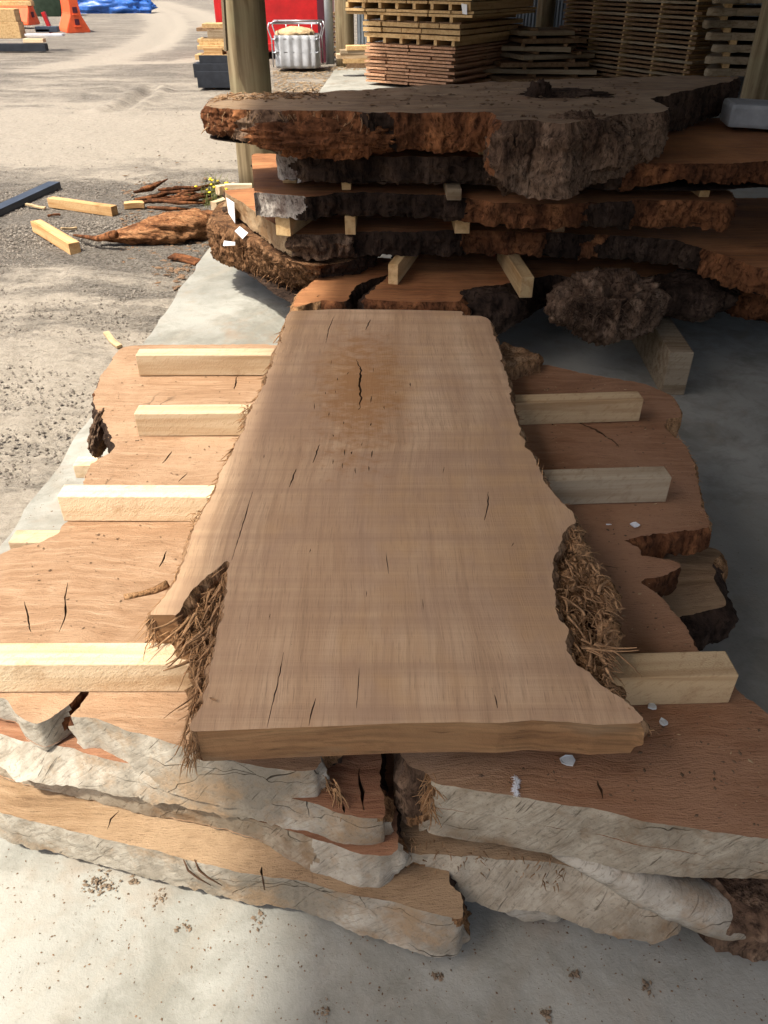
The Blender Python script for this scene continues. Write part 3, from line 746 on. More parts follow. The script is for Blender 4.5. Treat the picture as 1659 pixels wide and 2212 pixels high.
# leaning board on the left side of the big post
a = PY(489, 110, 7.1); b = PY(481, -20, 7.1)
board_l = bar('leaning_board', a, b + (b - a) * 0.8, 0.09, 0.02, M['boardgrey']); tag(board_l, 'thin dark board fixed upright against the thick round post', 'board')

# ================================================================== FRONT STACK
H1, H2, H3, H4 = 0.142, 0.22, 0.295, 0.377       # tops of the lower slabs
HB, HT = 0.46, 0.54                              # top of the beams, top of the planed slab

# -- the planed slab on top
top_out = [(632, 672, 's'), (720, 668, 's'), (860, 669, 's'), (990, 672, 'f'), (1000, 681, 'f'), (1040, 683, 'f'), (1062, 700, 'f'), (1072, 740, 'f'), (1086, 770, 'f'), (1090, 800, 'f'), (1101, 840, 'f'), (1108, 880, 'f'),
           (1120, 920, 'f'), (1135, 955, 'f'), (1150, 985, 'f'), (1165, 1015, 'f'), (1180, 1045, 'f'), (1200, 1066, 'f'), (1220, 1090, 'f'), (1238, 1110, 'f'), (1240, 1128, 'f'),
           (1222, 1142, 'f'), (1205, 1182, 'f'), (1194, 1220, 'f'), (1190, 1252, 'f'), (1195, 1285, 'f'), (1206, 1330, 'f'), (1222, 1352, 'f'), (1230, 1400, 'f'), (1246, 1432, 'f'), (1276, 1452, 'f'),
           (1302, 1480, 'f'), (1335, 1497, 'f'), (1370, 1522, 'f'), (1393, 1548, 'f'), (1385, 1562, 's'), (1290, 1566, 's'), (1230, 1560, 's'), (1150, 1556, 's'), (1080, 1562, 's'), (1000, 1560, 's'), (870, 1562, 's'), (650, 1571, 's'),
           (425, 1580, 'f'), (432, 1535, 'f'), (444, 1480, 'f'), (460, 1425, 'f'), (473, 1372, 'f'), (483, 1320, 'f'), (490, 1270, 'f'), (496, 1222, 'f'), (492, 1212, 'f'), (480, 1218, 'f'), (455, 1238, 'f'), (425, 1262, 'f'), (402, 1292, 'f'),
           (378, 1328, 's'), (330, 1328, 'f'), (346, 1300, 'f'), (366, 1270, 'f'), (386, 1240, 'f'), (402, 1200, 'f'), (420, 1150, 'f'), (440, 1100, 'f'), (460, 1060, 'f'), (480, 1020, 'f'), (500, 982, 'f'),
           (521, 940, 'f'), (546, 880, 'f'), (570, 830, 'f'), (590, 780, 'f'), (605, 730, 'f'), (616, 700, 'f')]
cr = [([(546, 1062), (530, 1115), (515, 1165), (500, 1210)], 0.0019, 0.05), ([(613, 1408), (602, 1465), (588, 1525), (577, 1572)], 0.0019, 0.05), ([(682, 1508), (672, 1545), (668, 1568)], 0.002, 0.04),
      ([(1054, 1062), (1055, 1090), (1046, 1124)], 0.003, 0.04), ([(722, 682), (710, 712), (704, 742)], 0.0025, 0.03), ([(770, 776), (780, 800), (776, 830), (780, 862), (776, 885)], 0.006, 0.035),
      ([(834, 1192), (836, 1215), (840, 1240)], 0.0016, 0.02), ([(776, 1440), (774, 1480), (770, 1530)], 0.0014, 0.02), ([(758, 885), (752, 905)], 0.004, 0.02), ([(800, 690), (790, 712)], 0.004, 0.02),
      ([(600, 1452), (592, 1500)], 0.003, 0.02), ([(1068, 1500), (1075, 1530)], 0.003, 0.02), ([(640, 1012), (626, 1052)], 0.003, 0.02), ([(690, 960), (676, 1000)], 0.003, 0.02)]
r = random.Random(11)
for _ in range(46):                     # short checks and torn flecks round the old knot
    x = r.gauss(775, 45); y = r.uniform(770, 1010); cr.append(([(x, y), (x + r.uniform(-4, 1), y + r.uniform(5, 16))], r.uniform(0.001, 0.003), 0.004))
for _ in range(9):
    x = r.uniform(560, 1120); y = r.uniform(900, 1500); cr.append(([(x, y), (x + r.uniform(-5, 3), y + r.uniform(8, 26))], r.uniform(0.0008, 0.0016), 0.004))
def clean(cracks):                      # keep cracks that do not cross each other
    out = []; used = []
    for c in cracks:
        b = (min(p[0] for p in c[0]) - 7, min(p[1] for p in c[0]) - 7, max(p[0] for p in c[0]) + 7, max(p[1] for p in c[0]) + 7)
        if any(not (b[2] < u[0] or b[0] > u[2] or b[3] < u[1] or b[1] > u[3]) for u in used): continue
        used.append(b); out.append(c)
    return out
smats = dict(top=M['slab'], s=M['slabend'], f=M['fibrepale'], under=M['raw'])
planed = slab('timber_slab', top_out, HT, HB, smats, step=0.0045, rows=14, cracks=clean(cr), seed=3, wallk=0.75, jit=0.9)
tag(planed, 'long planed brown slab with splintered sides, topmost on the front stack', 'slab')
# rotten fibrous wood of its edges
rotL = [(380, 1330), (402, 1294), (426, 1264), (456, 1240), (481, 1220), (494, 1214), (499, 1224), (493, 1272), (486, 1322), (476, 1374), (463, 1427), (447, 1482), (436, 1530), (424, 1500), (420, 1450), (416, 1400), (400, 1375), (385, 1360)]
ro = slab('rotten_wood', [(x, y, 'f') for x, y in rotL], HT - 0.022, HB - 0.01, dict(top=M['fibre'], f=M['fibre'], under=M['fibre']), step=0.005, rows=10, seed=5, top_amp=0.040, grid=0.005, top_scale=24, par=planed, jit=0.6)
ro['label'] = 'crumbling brown rotten pocket'
rotR = [(1224, 1140), (1244, 1128), (1256, 1175), (1285, 1205), (1306, 1245), (1332, 1275), (1318, 1310), (1324, 1350), (1316, 1392), (1300, 1402), (1290, 1420), (1318, 1448), (1334, 1492), (1300, 1480), (1272, 1450), (1243, 1430), (1227, 1400), (1219, 1352), (1202, 1330), (1191, 1285), (1187, 1252), (1191, 1220), (1203, 1182)]
hole_px = [(1268, 1304), (1283, 1320), (1280, 1345), (1284, 1380)]
ro = slab('rotten_wood', [(x, y, 'f') for x, y in rotR], HT - 0.02, HB - 0.01, dict(top=M['fibre'], f=M['fibre'], under=M['fibre']), step=0.005, rows=10, seed=6, top_amp=0.045, grid=0.005, top_scale=22, par=planed, cracks=[(hole_px, 0.022, 0.09)], jit=0.6)
ro['label'] = 'hollow rotten pocket with torn brown fibres'
r = random.Random(21); it = []
for (x, y) in poly_samples(rotL, 900, HT, 3):
    it.append(((x, y, HT - 0.02 - r.uniform(0, 0.02)), (r.uniform(-0.7, 0.3), r.uniform(-1.2, 0.5), r.uniform(-0.15, 0.35)), r.uniform(0.008, 0.03), r.uniform(0.0008, 0.0020), 0.6))
for p, d in line_samples([(483, 1320), (473, 1372), (460, 1425), (444, 1480), (430, 1535), (410, 1600)], 420, HT, 4):
    it.append((p + Vector((r.uniform(-0.02, 0.006), 0, -r.uniform(0.005, 0.07))), d * r.uniform(0.3, 1.2) + Vector((-0.35 * r.random(), 0, r.uniform(-0.7, 0.1))), r.uniform(0.012, 0.04), r.uniform(0.0008, 0.0018), 0.8))
for p, d in line_samples([(520, 945), (500, 985), (480, 1022), (460, 1062), (440, 1102), (420, 1150)], 190, HT, 5):
    if r.random() < 0.6 or p.y > 1.75: it.append((p + Vector((0.0, 0, -r.uniform(0.0, 0.05))), d * r.uniform(0.6, 1.2) + Vector((-r.uniform(0.0, 0.5), 0, -0.15)), r.uniform(0.02, 0.07), r.uniform(0.001, 0.0028), 0.5))
for p, d in line_samples([(402, 1205), (386, 1245), (366, 1272), (346, 1302), (332, 1330)], 170, HT, 6):
    it.append((p + Vector((0, 0, -r.uniform(0.002, 0.07))), d * r.uniform(0.5, 1) + Vector((-r.uniform(0.0, 0.6), 0, r.uniform(-0.4, 0.1))), r.uniform(0.02, 0.07), r.uniform(0.001, 0.0024), 0.4))
for px0, py0 in ((540, 872), (530, 880), (425, 1135), (430, 1110), (610, 735)):
    b = P(px0, py0, HT)
    for _ in range(34): it.append((b + Vector((r.uniform(-0.015, 0.01), r.uniform(-0.03, 0.03), -r.uniform(0.0, 0.06))), (r.uniform(-1, 0.2), r.uniform(-1, 0.8), r.uniform(-0.5, 0.7)), r.uniform(0.015, 0.04), 0.0016, 0.6))
strand_mesh('splinters', it, M['strand'], planed, 8)
it = []
for (x, y) in poly_samples(rotR, 1000, HT, 7):
    it.append(((x, y, HT - 0.02 - r.uniform(0, 0.03)), (r.uniform(-0.2, 1.0), r.uniform(-1.0, 0.9), r.uniform(-0.1, 0.45)), r.uniform(0.008, 0.028), r.uniform(0.0008, 0.0020), 0.6))
for p, d in line_samples([(1238, 1110), (1256, 1175), (1306, 1245), (1332, 1275), (1322, 1345), (1316, 1392), (1318, 1448), (1334, 1492), (1393, 1550)], 420, HT, 9):
    it.append((p + Vector((r.uniform(-0.02, 0.0), 0, -r.uniform(0.0, 0.06))), -d * r.uniform(-0.5, 1.0) + Vector((r.uniform(0.2, 1.0), 0, r.uniform(-0.3, 0.4))), r.uniform(0.012, 0.05), r.uniform(0.0009, 0.002), 0.6))
for _ in range(9):
    b = P(r.uniform(1255, 1290), r.uniform(1380, 1410), HT - 0.02); it.append((b, (r.uniform(0.8, 1.2), r.uniform(-0.9, -0.3), 0.1), r.uniform(0.05, 0.11), r.uniform(0.003, 0.005), 0.2))
for p, d in line_samples([(1062, 700), (1090, 800), (1120, 920), (1165, 1015), (1220, 1090)], 520, HT, 10):
    it.append((p + Vector((-0.004, 0, -r.uniform(0.0, 0.05))), Vector((r.uniform(0.2, 1), r.uniform(-1, 1), r.uniform(-0.4, 0.2))), r.uniform(0.006, 0.02), r.uniform(0.0008, 0.0018), 0.4))
strand_mesh('splinters', it, M['strand'], planed, 9)
r = random.Random(77); it = []
for (x, y) in poly_samples(rotL, 110, HT, 13):
    it.append(((x, y, HT - 0.012 - r.uniform(0, 0.03)), (r.gauss(-0.18, 0.16), r.gauss(-1, 0.15) * (1 if r.random() < 0.75 else -1), r.gauss(0.02, 0.12)), r.uniform(0.03, 0.10), r.uniform(0.0018, 0.005), 0.15))
for p, d in line_samples([(496, 1222), (483, 1320), (473, 1372), (460, 1425), (444, 1480), (430, 1540)], 80, HT, 14):
    it.append((p + Vector((r.uniform(-0.025, 0.004), 0, -r.uniform(0.0, 0.075))), d + Vector((r.gauss(-0.12, 0.12), 0, r.gauss(-0.15, 0.2))), r.uniform(0.03, 0.09), r.uniform(0.0016, 0.0045), 0.2))
for p, d in line_samples([(616, 700), (590, 780), (546, 880), (500, 982), (460, 1060), (420, 1150), (386, 1240), (346, 1300)], 300, HT, 15):
    it.append((p + Vector((r.uniform(-0.008, 0.006), 0, -r.uniform(0.004, 0.07))), d + Vector((r.gauss(-0.15, 0.12), 0, r.gauss(-0.1, 0.12))), r.uniform(0.015, 0.07), r.uniform(0.0015, 0.004), 0.1))
strand_mesh('shards', it, M['strand'], planed, 15, 4, 1.1)
it = []
for (x, y) in poly_samples(rotR, 130, HT, 16):
    it.append(((x, y, HT - 0.012 - r.uniform(0, 0.035)), (r.gauss(0.25, 0.3), r.gauss(-1, 0.2) * (1 if r.random() < 0.6 else -1), r.gauss(0.05, 0.2)), r.uniform(0.02, 0.07), r.uniform(0.0018, 0.0055), 0.15))
for p, d in line_samples([(1062, 700), (1090, 800), (1120, 920), (1165, 1015), (1220, 1090), (1256, 1175), (1306, 1245), (1330, 1290), (1318, 1390), (1330, 1490), (1393, 1550)], 420, HT, 17):
    it.append((p + Vector((r.uniform(-0.012, 0.006), 0, -r.uniform(0.004, 0.07))), d * r.choice((-1, 1)) + Vector((r.gauss(0.2, 0.2), 0, r.gauss(-0.05, 0.15))), r.uniform(0.012, 0.05), r.uniform(0.0015, 0.004), 0.1))
strand_mesh('shards', it, M['strand'], planed, 16, 4, 1.1)
# the dark root prong sticking out to the left and the squared end of the stub
rp = [P(362, 1262, HT - 0.02), P(335, 1275, HT - 0.03), P(305, 1283, HT - 0.035), P(268, 1290, HT - 0.03)]
tube('root_prong', rp, [0.010, 0.008, 0.006, 0.007], M['fibre'], planed, 8)

# -- beams (bearers) between: front top edge, right end, back top edge offset
def beam(xl, yl, xr, yr, wd, label, ht=HB, hb=H4, seed=1, mat='pine', grp=None):
    a = P(xl, yl, ht); b = P(xr, yr, ht); d = (b - a).normalized(); nrm = Vector((-d.y, d.x, 0))
    c0 = a + nrm * wd / 2; c1 = b + nrm * wd / 2; zz = (ht + hb) / 2
    hh = ht - hb - 0.002
    o = bar('timber_bearer', (c0.x, c0.y, zz), (c1.x, c1.y, zz), wd, hh, M[mat], None, 0.003, 0.0012, seed); tag(o, label, 'bearer', grp)
    return o
G = 'squared bearers under the planed slab'
beam(292, 768, 760, 766, 0.062, 'pale squared bearer left of the planed slab, farthest from viewer', seed=1, grp=G)
beam(289, 893, 760, 893, 0.062, 'short pale squared bearer left of the planed slab, second farthest', seed=2, grp=G)
beam(122, 1073, 800, 1073, 0.058, 'pale squared bearer left of the planed slab, third from the back', seed=3, grp=G)
beam(-60, 1437, 860, 1433, 0.062, 'long pale squared bearer left of the planed slab, nearest the viewer', seed=4, grp=G)
beam(860, 876, 1391, 862, 0.060, 'orange squared bearer right of the planed slab, farthest from viewer', seed=5, grp=G, mat='pinedull')
beam(900, 1046, 1452, 1032, 0.060, 'greyish squared bearer right of the planed slab, middle one', seed=6, grp=G, mat='pinegrey')
beam(900, 1476, 1597, 1456, 0.068, 'clean squared bearer right of the planed slab, nearest the viewer', seed=7, grp=G, mat='pinedull')

# -- slab 4: the wide rough-sawn forked slab under the beams
o4 = [(275, 748, 'r'), (240, 780, 'r'), (216, 820, 'r'), (205, 860, 'b'), (212, 890, 'b'), (224, 905, 'b'), (232, 935, 'b'), (246, 962, 'b'), (236, 976, 'r'), (215, 990, 'r'), (192, 1010, 'r'), (182, 1040, 'r'), (178, 1100, 'r'), (140, 1135, 'r'),
      (128, 1152, 'r'), (80, 1172, 'r'), (40, 1182, 'r'), (0, 1196, 'r'), (-120, 1260, 'r'), (-190, 1400, 'w'), (-150, 1480, 'w'), (-60, 1496, 'w'), (0, 1506, 'w'), (12, 1508, 'w'), (18, 1514, 'w', 0.30), (34, 1540, 'w', 0.295), (72, 1562, 'w', 0.29), (100, 1556, 'w', 0.30), (132, 1534, 'r'), (178, 1492, 'r'),
      (192, 1492, 'r'), (168, 1530, 'r'), (150, 1546, 'w', 0.27, 0.0), (170, 1548, 'w', 0.27, 0.02), (204, 1551, 'w', 0.275, 0.012), (270, 1578, 'w', 0.262, 0.02), (330, 1592, 'w', 0.255, 0.03), (400, 1615, 'w', 0.26, 0.03), (480, 1638, 'w', 0.25, 0.02), (560, 1655, 'w', 0.25, 0.01), (640, 1665, 'w', 0.27), (680, 1662, 'f', 0.28), (690, 1645, 'f'),
      (700, 1600, 'b'), (780, 1560, 'b'), (850, 1570, 'b'), (868, 1620, 'n', 0.24), (880, 1650, 'n', 0.22), (920, 1668, 'f', 0.2), (938, 1690, 'g', 0.216), (1000, 1701, 'g', 0.216), (1090, 1715, 'g', 0.216), (1200, 1735, 'g', 0.216), (1309, 1752, 'g', 0.216), (1400, 1775, 'g', 0.216), (1500, 1790, 'g', 0.225), (1660, 1813, 'g', 0.25), (1760, 1830, 'b'),
      (1770, 1650, 'b'), (1659, 1545, 'r'), (1612, 1505, 'r'), (1560, 1455, 'r'), (1520, 1420, 'r'), (1500, 1390, 'r'), (1480, 1350, 'r'), (1442, 1302, 'r'), (1415, 1275, 'r'), (1388, 1256, 'r'), (1445, 1240, 'r'), (1468, 1222, 'r'), (1460, 1211, 'r'), (1420, 1206, 'r'), (1386, 1200, 'r'), (1376, 1182, 'r'), (1346, 1166, 'r'),
      (1385, 1156, 'r'), (1450, 1146, 'r'), (1528, 1136, 'f'), (1520, 1100, 'f'), (1510, 1060, 'f'), (1500, 1010, 'f'), (1490, 980, 'f'), (1478, 958, 'f'), (1440, 925, 'f'), (1442, 906, 'f'), (1472, 902, 'f'), (1468, 880, 'f'), (1450, 855, 'f'), (1410, 836, 'f'), (1380, 826, 'r'), (1300, 812, 'r'), (1240, 800, 'r'), (1180, 786, 'r'), (1140, 790, 'r'), (1108, 798, 'r'),
      (1000, 790, 'r'), (800, 760, 'r'), (600, 745, 'r'), (400, 744, 'r')]
cr4 = [([(146, 1258), (140, 1290), (142, 1330), (128, 1365)], 0.0035, 0.03), ([(52, 1300), (62, 1340), (66, 1366)], 0.0035, 0.02), ([(512, 812), (506, 840)], 0.006, 0.02), ([(372, 975), (350, 1000)], 0.005, 0.02), ([(406, 1020), (385, 1040)], 0.003, 0.02),
       ([(350, 1365), (320, 1385), (300, 1396)], 0.005, 0.03), ([(360, 1190), (350, 1215), (345, 1225)], 0.004, 0.02), ([(1290, 1685), (1298, 1705), (1302, 1725)], 0.004, 0.02), ([(1235, 905), (1280, 925), (1320, 950), (1338, 965)], 0.008, 0.02),
       ([(1180, 905), (1195, 918)], 0.010, 0.008), ([(1200, 900), (1215, 912)], 0.006, 0.008), ([(1245, 1222), (1300, 1222), (1340, 1226)], 0.003, 0.02), ([(1250, 1058), (1310, 1060)], 0.003, 0.01)]
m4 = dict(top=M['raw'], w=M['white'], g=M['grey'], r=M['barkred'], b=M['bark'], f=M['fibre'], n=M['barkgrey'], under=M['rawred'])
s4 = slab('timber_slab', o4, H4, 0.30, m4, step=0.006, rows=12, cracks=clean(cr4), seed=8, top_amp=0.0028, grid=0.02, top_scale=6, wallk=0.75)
tag(s4, 'wide forked rough sawn slab carrying the pale bearers, second from top of front stack', 'slab')
lump('bark_pocket', P(222, 930, H4 - 0.055), (0.022, 0.115, 0.055), M['barkgrey'], 0.25, 3.5, 4, 5, s4)['label'] = 'dark and grey bark pocket on the left edge'
r = random.Random(5); it = []
for p, d in line_samples([(1528, 1136), (1510, 1060), (1500, 1010), (1480, 960), (1440, 915), (1472, 902), (1450, 855), (1410, 836)], 300, H4, 3):
    it.append((p + Vector((0, 0, -r.uniform(0, 0.02))), (r.uniform(-0.4, 1), r.uniform(-1, 1), r.uniform(-0.3, 0.8)), r.uniform(0.008, 0.022), r.uniform(0.001, 0.002), 0.3))
for p, d in line_samples([(640, 1660), (690, 1650), (735, 1690)], 60, 0.36, 4):
    it.append((p + Vector((0, 0, -r.uniform(0, 0.07))), (r.uniform(0.1, 0.8), r.uniform(-0.9, -0.2), r.uniform(-0.8, -0.1)), r.uniform(0.015, 0.04), r.uniform(0.0015, 0.0035), 0.2))
for p, d in line_samples([(920, 1668), (938, 1690), (930, 1660)], 90, H4, 6):
    it.append((p + Vector((0, 0, -r.uniform(0, 0.10))), (r.uniform(-0.8, 0.8), r.uniform(-0.9, -0.1), r.uniform(-0.6, 0.5)), r.uniform(0.015, 0.045), r.uniform(0.0012, 0.0025), 0.3))
strand_mesh('splinters', it, M['strand'], s4, 12)

# -- slab 3, 2, 1 on the left below it
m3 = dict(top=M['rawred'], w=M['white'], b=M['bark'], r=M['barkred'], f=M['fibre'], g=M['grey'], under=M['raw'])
o3 = [(-260, 1400, 'w'), (-180, 1530, 'w'), (0, 1583, 'w', None, 0.03), (50, 1600, 'w', None, 0.05), (155, 1616, 'w', None, 0.04), (205, 1632, 'w', None, 0.03), (330, 1660, 'w', None, 0.03), (460, 1690, 'w', None, 0.02), (597, 1716, 'w', None, 0.02), (663, 1732, 'w', 0.20, 0.02), (750, 1760, 'w', 0.19, 0.02), (815, 1768, 'w', 0.18, 0.01), (832, 1760, 'f'),
      (826, 1700, 'b'), (820, 1600, 'b'), (820, 1300, 'b'), (900, 900, 'b'), (700, 800, 'b'), (420, 800, 'r'), (300, 900, 'r'), (270, 1010, 'r'), (150, 1150, 'r'), (-60, 1240, 'r')]
s3 = slab('timber_slab', o3, H3, 0.222, m3, step=0.006, rows=10, seed=9, top_amp=0.003, grid=0.03, top_scale=6, cracks=[([(775, 1660), (782, 1710), (784, 1750)], 0.006, 0.03), ([(740, 1735), (744, 1756)], 0.004, 0.02)])
tag(s3, 'slab with bleached cracked white end, below the forked slab at left', 'slab')
o2 = [(-260, 1480, 'g'), (-100, 1600, 'g'), (0, 1640, 'g'), (135, 1672, 'g'), (300, 1714, 'g'), (422, 1736, 'g'), (560, 1774, 'g'), (680, 1812, 'w', 0.12, 0.03), (760, 1838, 'w', 0.10, 0.035), (820, 1848, 'w', 0.11, 0.03), (852, 1842, 'f', 0.13),
      (862, 1810, 'b'), (850, 1700, 'b'), (800, 1400, 'b'), (500, 1150, 'r'), (80, 1180, 'r'), (-150, 1300, 'r')]
s2 = slab('timber_slab', o2, H2, 0.147, m3, step=0.006, rows=10, seed=10, top_amp=0.003, grid=0.03, top_scale=6)
tag(s2, 'thin grey faced slab in shade, second from the floor at left', 'slab')
lump('knot', P(735, 1850, 0.165), (0.022, 0.014, 0.02), M['bark'], 0.3, 3, 5, 3, s2)
o1 = [(-260, 1620, 'w', 0.034), (-150, 1690, 'w', 0.034), (0, 1754, 'w', 0.034, 0.004), (130, 1788, 'w', 0.034, 0.004), (260, 1820, 'w', 0.034, 0.004), (388, 1851, 'w', 0.034, 0.004), (450, 1868, 'w', 0.034, 0.004), (560, 1892, 'w', 0.034, 0.004), (645, 1902, 'w', 0.034, 0.004), (760, 1932, 'w', 0.034, 0.015), (850, 1950, 'w', 0.035, 0.03), (930, 1972, 'w', 0.035, 0.03), (985, 1985, 'w', 0.04, 0.02), (1004, 1975, 'f', 0.05),
      (1000, 1930, 'b'), (972, 1890, 'b'), (960, 1820, 'b'), (700, 1640, 'b'), (300, 1560, 'r'), (-100, 1480, 'r')]
s1 = slab('timber_slab', o1, H1, 0.036, dict(m3, top=M['rawold'], under=M['bark']), step=0.005, rows=14, seed=11, top_amp=0.003, grid=0.025, top_scale=6,
          cracks=[([(565, 1872), (568, 1892)], 0.006, 0.05), ([(232, 1792), (240, 1770), (258, 1752)], 0.003, 0.02)])
tag(s1, 'lowest slab on the floor at left with rounded grey white end', 'slab')
# knot scar on its end face
c1 = PY(432, 1880, P(420, 1860, H1).y - 0.006)
for q in (0.0, 0.022): tube('knot_crack', [c1 + Vector((-0.03 + q, 0.006, 0.028)), c1 + Vector((-0.024 + q, 0.0, 0.0)), c1 + Vector((-0.006 + q, -0.004, -0.022)), c1 + Vector((0.02 + q, -0.012, -0.035))], [0.0012, 0.0022, 0.0018, 0.0006], M['crack'], s1, 6)
# right-hand lower slabs
o3r = [(862, 1800, 'f', 0.16), (876, 1832, 'f', 0.10), (905, 1842, 'g'), (1000, 1848, 'g', None, 0.035), (1100, 1856, 'g', None, 0.045), (1187, 1862, 'g', 0.08, 0.045), (1280, 1885, 'g', 0.07, 0.05), (1360, 1908, 'g', 0.07, 0.05), (1430, 1925, 'g', 0.08, 0.045), (1470, 1925, 'g', 0.10, 0.03), (1480, 1880, 'b'), (1460, 1780, 'b'), (1400, 1500, 'b'), (1000, 1450, 'b'), (870, 1600, 'b')]
s3r = slab('timber_slab', o3r, 0.185, 0.075, dict(m3, top=M['rawold']), step=0.006, rows=10, seed=12, top_amp=0.004, grid=0.03, top_scale=6, jit=1.3)
tag(s3r, 'slab with brown fibre and pale scored end, under the forked slab at right', 'slab')
it = []
for p, d in line_samples([(868, 1800), (880, 1840), (1000, 1850), (1180, 1880), (1240, 1890)], 90, 0.2, 15):
    it.append((p + Vector((r.uniform(-0.02, 0.02), r.uniform(-0.005, 0.03), -r.uniform(-0.015, 0.05))), (r.uniform(-0.7, 0.7), r.uniform(-0.9, 0.0), r.uniform(-0.9, -0.1)), r.uniform(0.008, 0.020), r.uniform(0.001, 0.002), 0.4))
strand_mesh('splinters', it, M['fibrepale'], s3r, 14)
# big bleached root running down to the right
pts = [P(1195, 1840, 0.205), P(1290, 1868, 0.195), P(1390, 1910, 0.17), P(1490, 1948, 0.14), P(1580, 1982, 0.115), P(1636, 1996, 0.11)]
rt = rough_tube('split_root', pts, [0.008, 0.026, 0.040, 0.046, 0.040, 0.022], M['white'], None, 24, 0.16, 16, 5, 8, 0.9); tag(rt, 'bleached grey split root lying under the forked slab at far right', 'root')
rt2 = slab('root_block', [(1500, 1850, 'n'), (1560, 1905, 'n'), (1600, 1945, 'n'), (1660, 1960, 'n'), (1740, 1950, 'n'), (1760, 1830, 'n'), (1640, 1780, 'n'), (1540, 1800, 'n')], 0.185, 0.03, dict(top=M['barkgrey'], n=M['barkgrey'], under=M['bark']), step=0.006, rows=12, seed=14, top_amp=0.03, grid=0.012, bulge=0.01)
tag(rt2, 'dark brown rotten root block at the right edge under the forked slab', 'root')
o1r = [(1022, 1905, 'w'), (1030, 1915, 'w'), (1100, 1935, 'w', None, 0.01), (1160, 1950, 'w', None, 0.01), (1214, 1960, 'w'), (1222, 1940, 'b'), (1200, 1850, 'b'), (1040, 1820, 'b')]
s1r = slab('timber_offcut', o1r, 0.075, 0.02, dict(m3, top=M['rawred']), step=0.006, rows=8, seed=15, top_amp=0.004, grid=0.02)
tag(s1r, 'small pale ended offcut beneath the scored slab at right', 'offcut')
# second layer seen through the notches on the right
o3n = [(1300, 1160, 'r'), (1545, 1185, 'f'), (1540, 1220, 'n'), (1548, 1262, 'n'), (1564, 1310, 'n'), (1440, 1345, 'r'), (1380, 1420, 'r'), (1300, 1420, 'r'), (1250, 1260, 'r')]
s3n = slab('timber_slab', o3n, 0.25, 0.12, dict(m3, n=M['bark'], top=M['rawold']), step=0.008, rows=10, seed=16, top_amp=0.004, grid=0.03, top_scale=6, bulge=0.02)
tag(s3n, 'brown slab showing through the notches in the forked slab at right', 'slab')
lump('bark_lump', P(1535, 1335, 0.15), (0.055, 0.05, 0.05), M['barkgrey'], 0.35, 2.2, 6, 4, s3n)
c = P(225, 990, 0.02); b_ = box('timber_block', (P(195, 992, 0.27).x + 0.06, P(195, 992, 0.27).y, 0.24), (0.22, 0.06, 0.05), M['pine'], 0.02, None, 0.003); tag(b_, 'pale sticker end poking out below the bark pocket at left', 'sticker', 'stickers under the forked slab')
q = P(64, 1158, 0.28); b_ = box('timber_block', (q.x + 0.08, q.y, 0.255), (0.26, 0.06, 0.05), M['pine'], 0.0, None, 0.003); tag(b_, 'pale sticker end poking out at the left above the apron', 'sticker', 'stickers under the forked slab')

# ================================================================== REAR STACK of thick slabs
mb = dict(top=M['redwood'], b=M['bark'], r=M['barkred'], f=M['fibre'], n=M['barkgrey'], w=M['white'], l=M['lichen'], g=M['grey'], s=M['slabend'], under=M['bark'])
# topmost
o = [(447, 226, 'r', 1.0), (500, 234, 'n', 0.99), (545, 236, 'n', 0.985), (600, 238, 'f', 0.93, 0.02), (660, 239, 'f', 0.93, 0.03), (720, 240, 'f', 0.925, 0.03), (795, 243, 'b', 0.93), (806, 241, 'b', 1.0), (856, 241, 'r', 0.96), (960, 242, 'r', 0.955), (1060, 243, 'r', 0.955),
     (1074, 256, 'n', 0.93, 0.02), (1110, 260, 'n', 0.86, 0.03), (1154, 259, 'n', 0.82, 0.03), (1227, 264, 'n', 0.835, 0.03), (1268, 258, 'n', 0.85, 0.02), (1362, 243, 'n', 0.87, 0.02), (1420, 242, 'n', 0.93), (1440, 238, 'b', 0.95), (1441, 226, 'b', 0.95), (1405, 213, 'b', 0.95), (1480, 196, 'b', 0.93), (1560, 178, 'b', 0.95), (1592, 166, 'b'),
     (1500, 163, 'b'), (1400, 165, 'b'), (1200, 172, 'b'), (1000, 180, 'b'), (900, 185, 'b'), (820, 190, 'b'), (740, 196, 'f'), (690, 198, 'f'), (600, 200, 'f'), (520, 200, 'f'), (468, 204, 'f')]
b5 = slab('thick_slab', o, 1.11, 0.97, dict(mb, top=M['greytop'], f=M['barkred']), step=0.007, rows=30, seed=21, top_amp=0.010, grid=0.02, top_scale=9, wallk=1.2)
tag(b5, 'thick slab with shaggy bark and root burl, topmost on the rear stack', 'slab')
lump('rotten_hollow', P(1215, 208, 1.10), (0.19, 0.10, 0.022), M['bark'], 0.5, 3.2, 8, 5, b5)['label'] = 'black rotten hollow in the top'
lump('rotten_hollow', P(1165, 206, 1.115), (0.045, 0.05, 0.05), M['bark'], 0.6, 3.0, 9, 4, b5)
lump('root_burl', PY(1130, 330, 3.50), (0.13, 0.085, 0.11), M['barkgrey'], 0.6, 2.4, 10, 6, b5, True, (1.3, 1.3, 0.5))['label'] = 'knobbly grey brown root burl'
lump('root_burl', PY(1250, 318, 3.52), (0.17, 0.09, 0.10), M['barkgrey'], 0.5, 2.4, 11, 6, b5, True, (1.3, 1.3, 0.5))
lump('root_burl', PY(700, 298, 3.66), (0.22, 0.05, 0.05), M['barkred'], 0.8, 3.2, 12, 5, b5)
r = random.Random(31); it = []
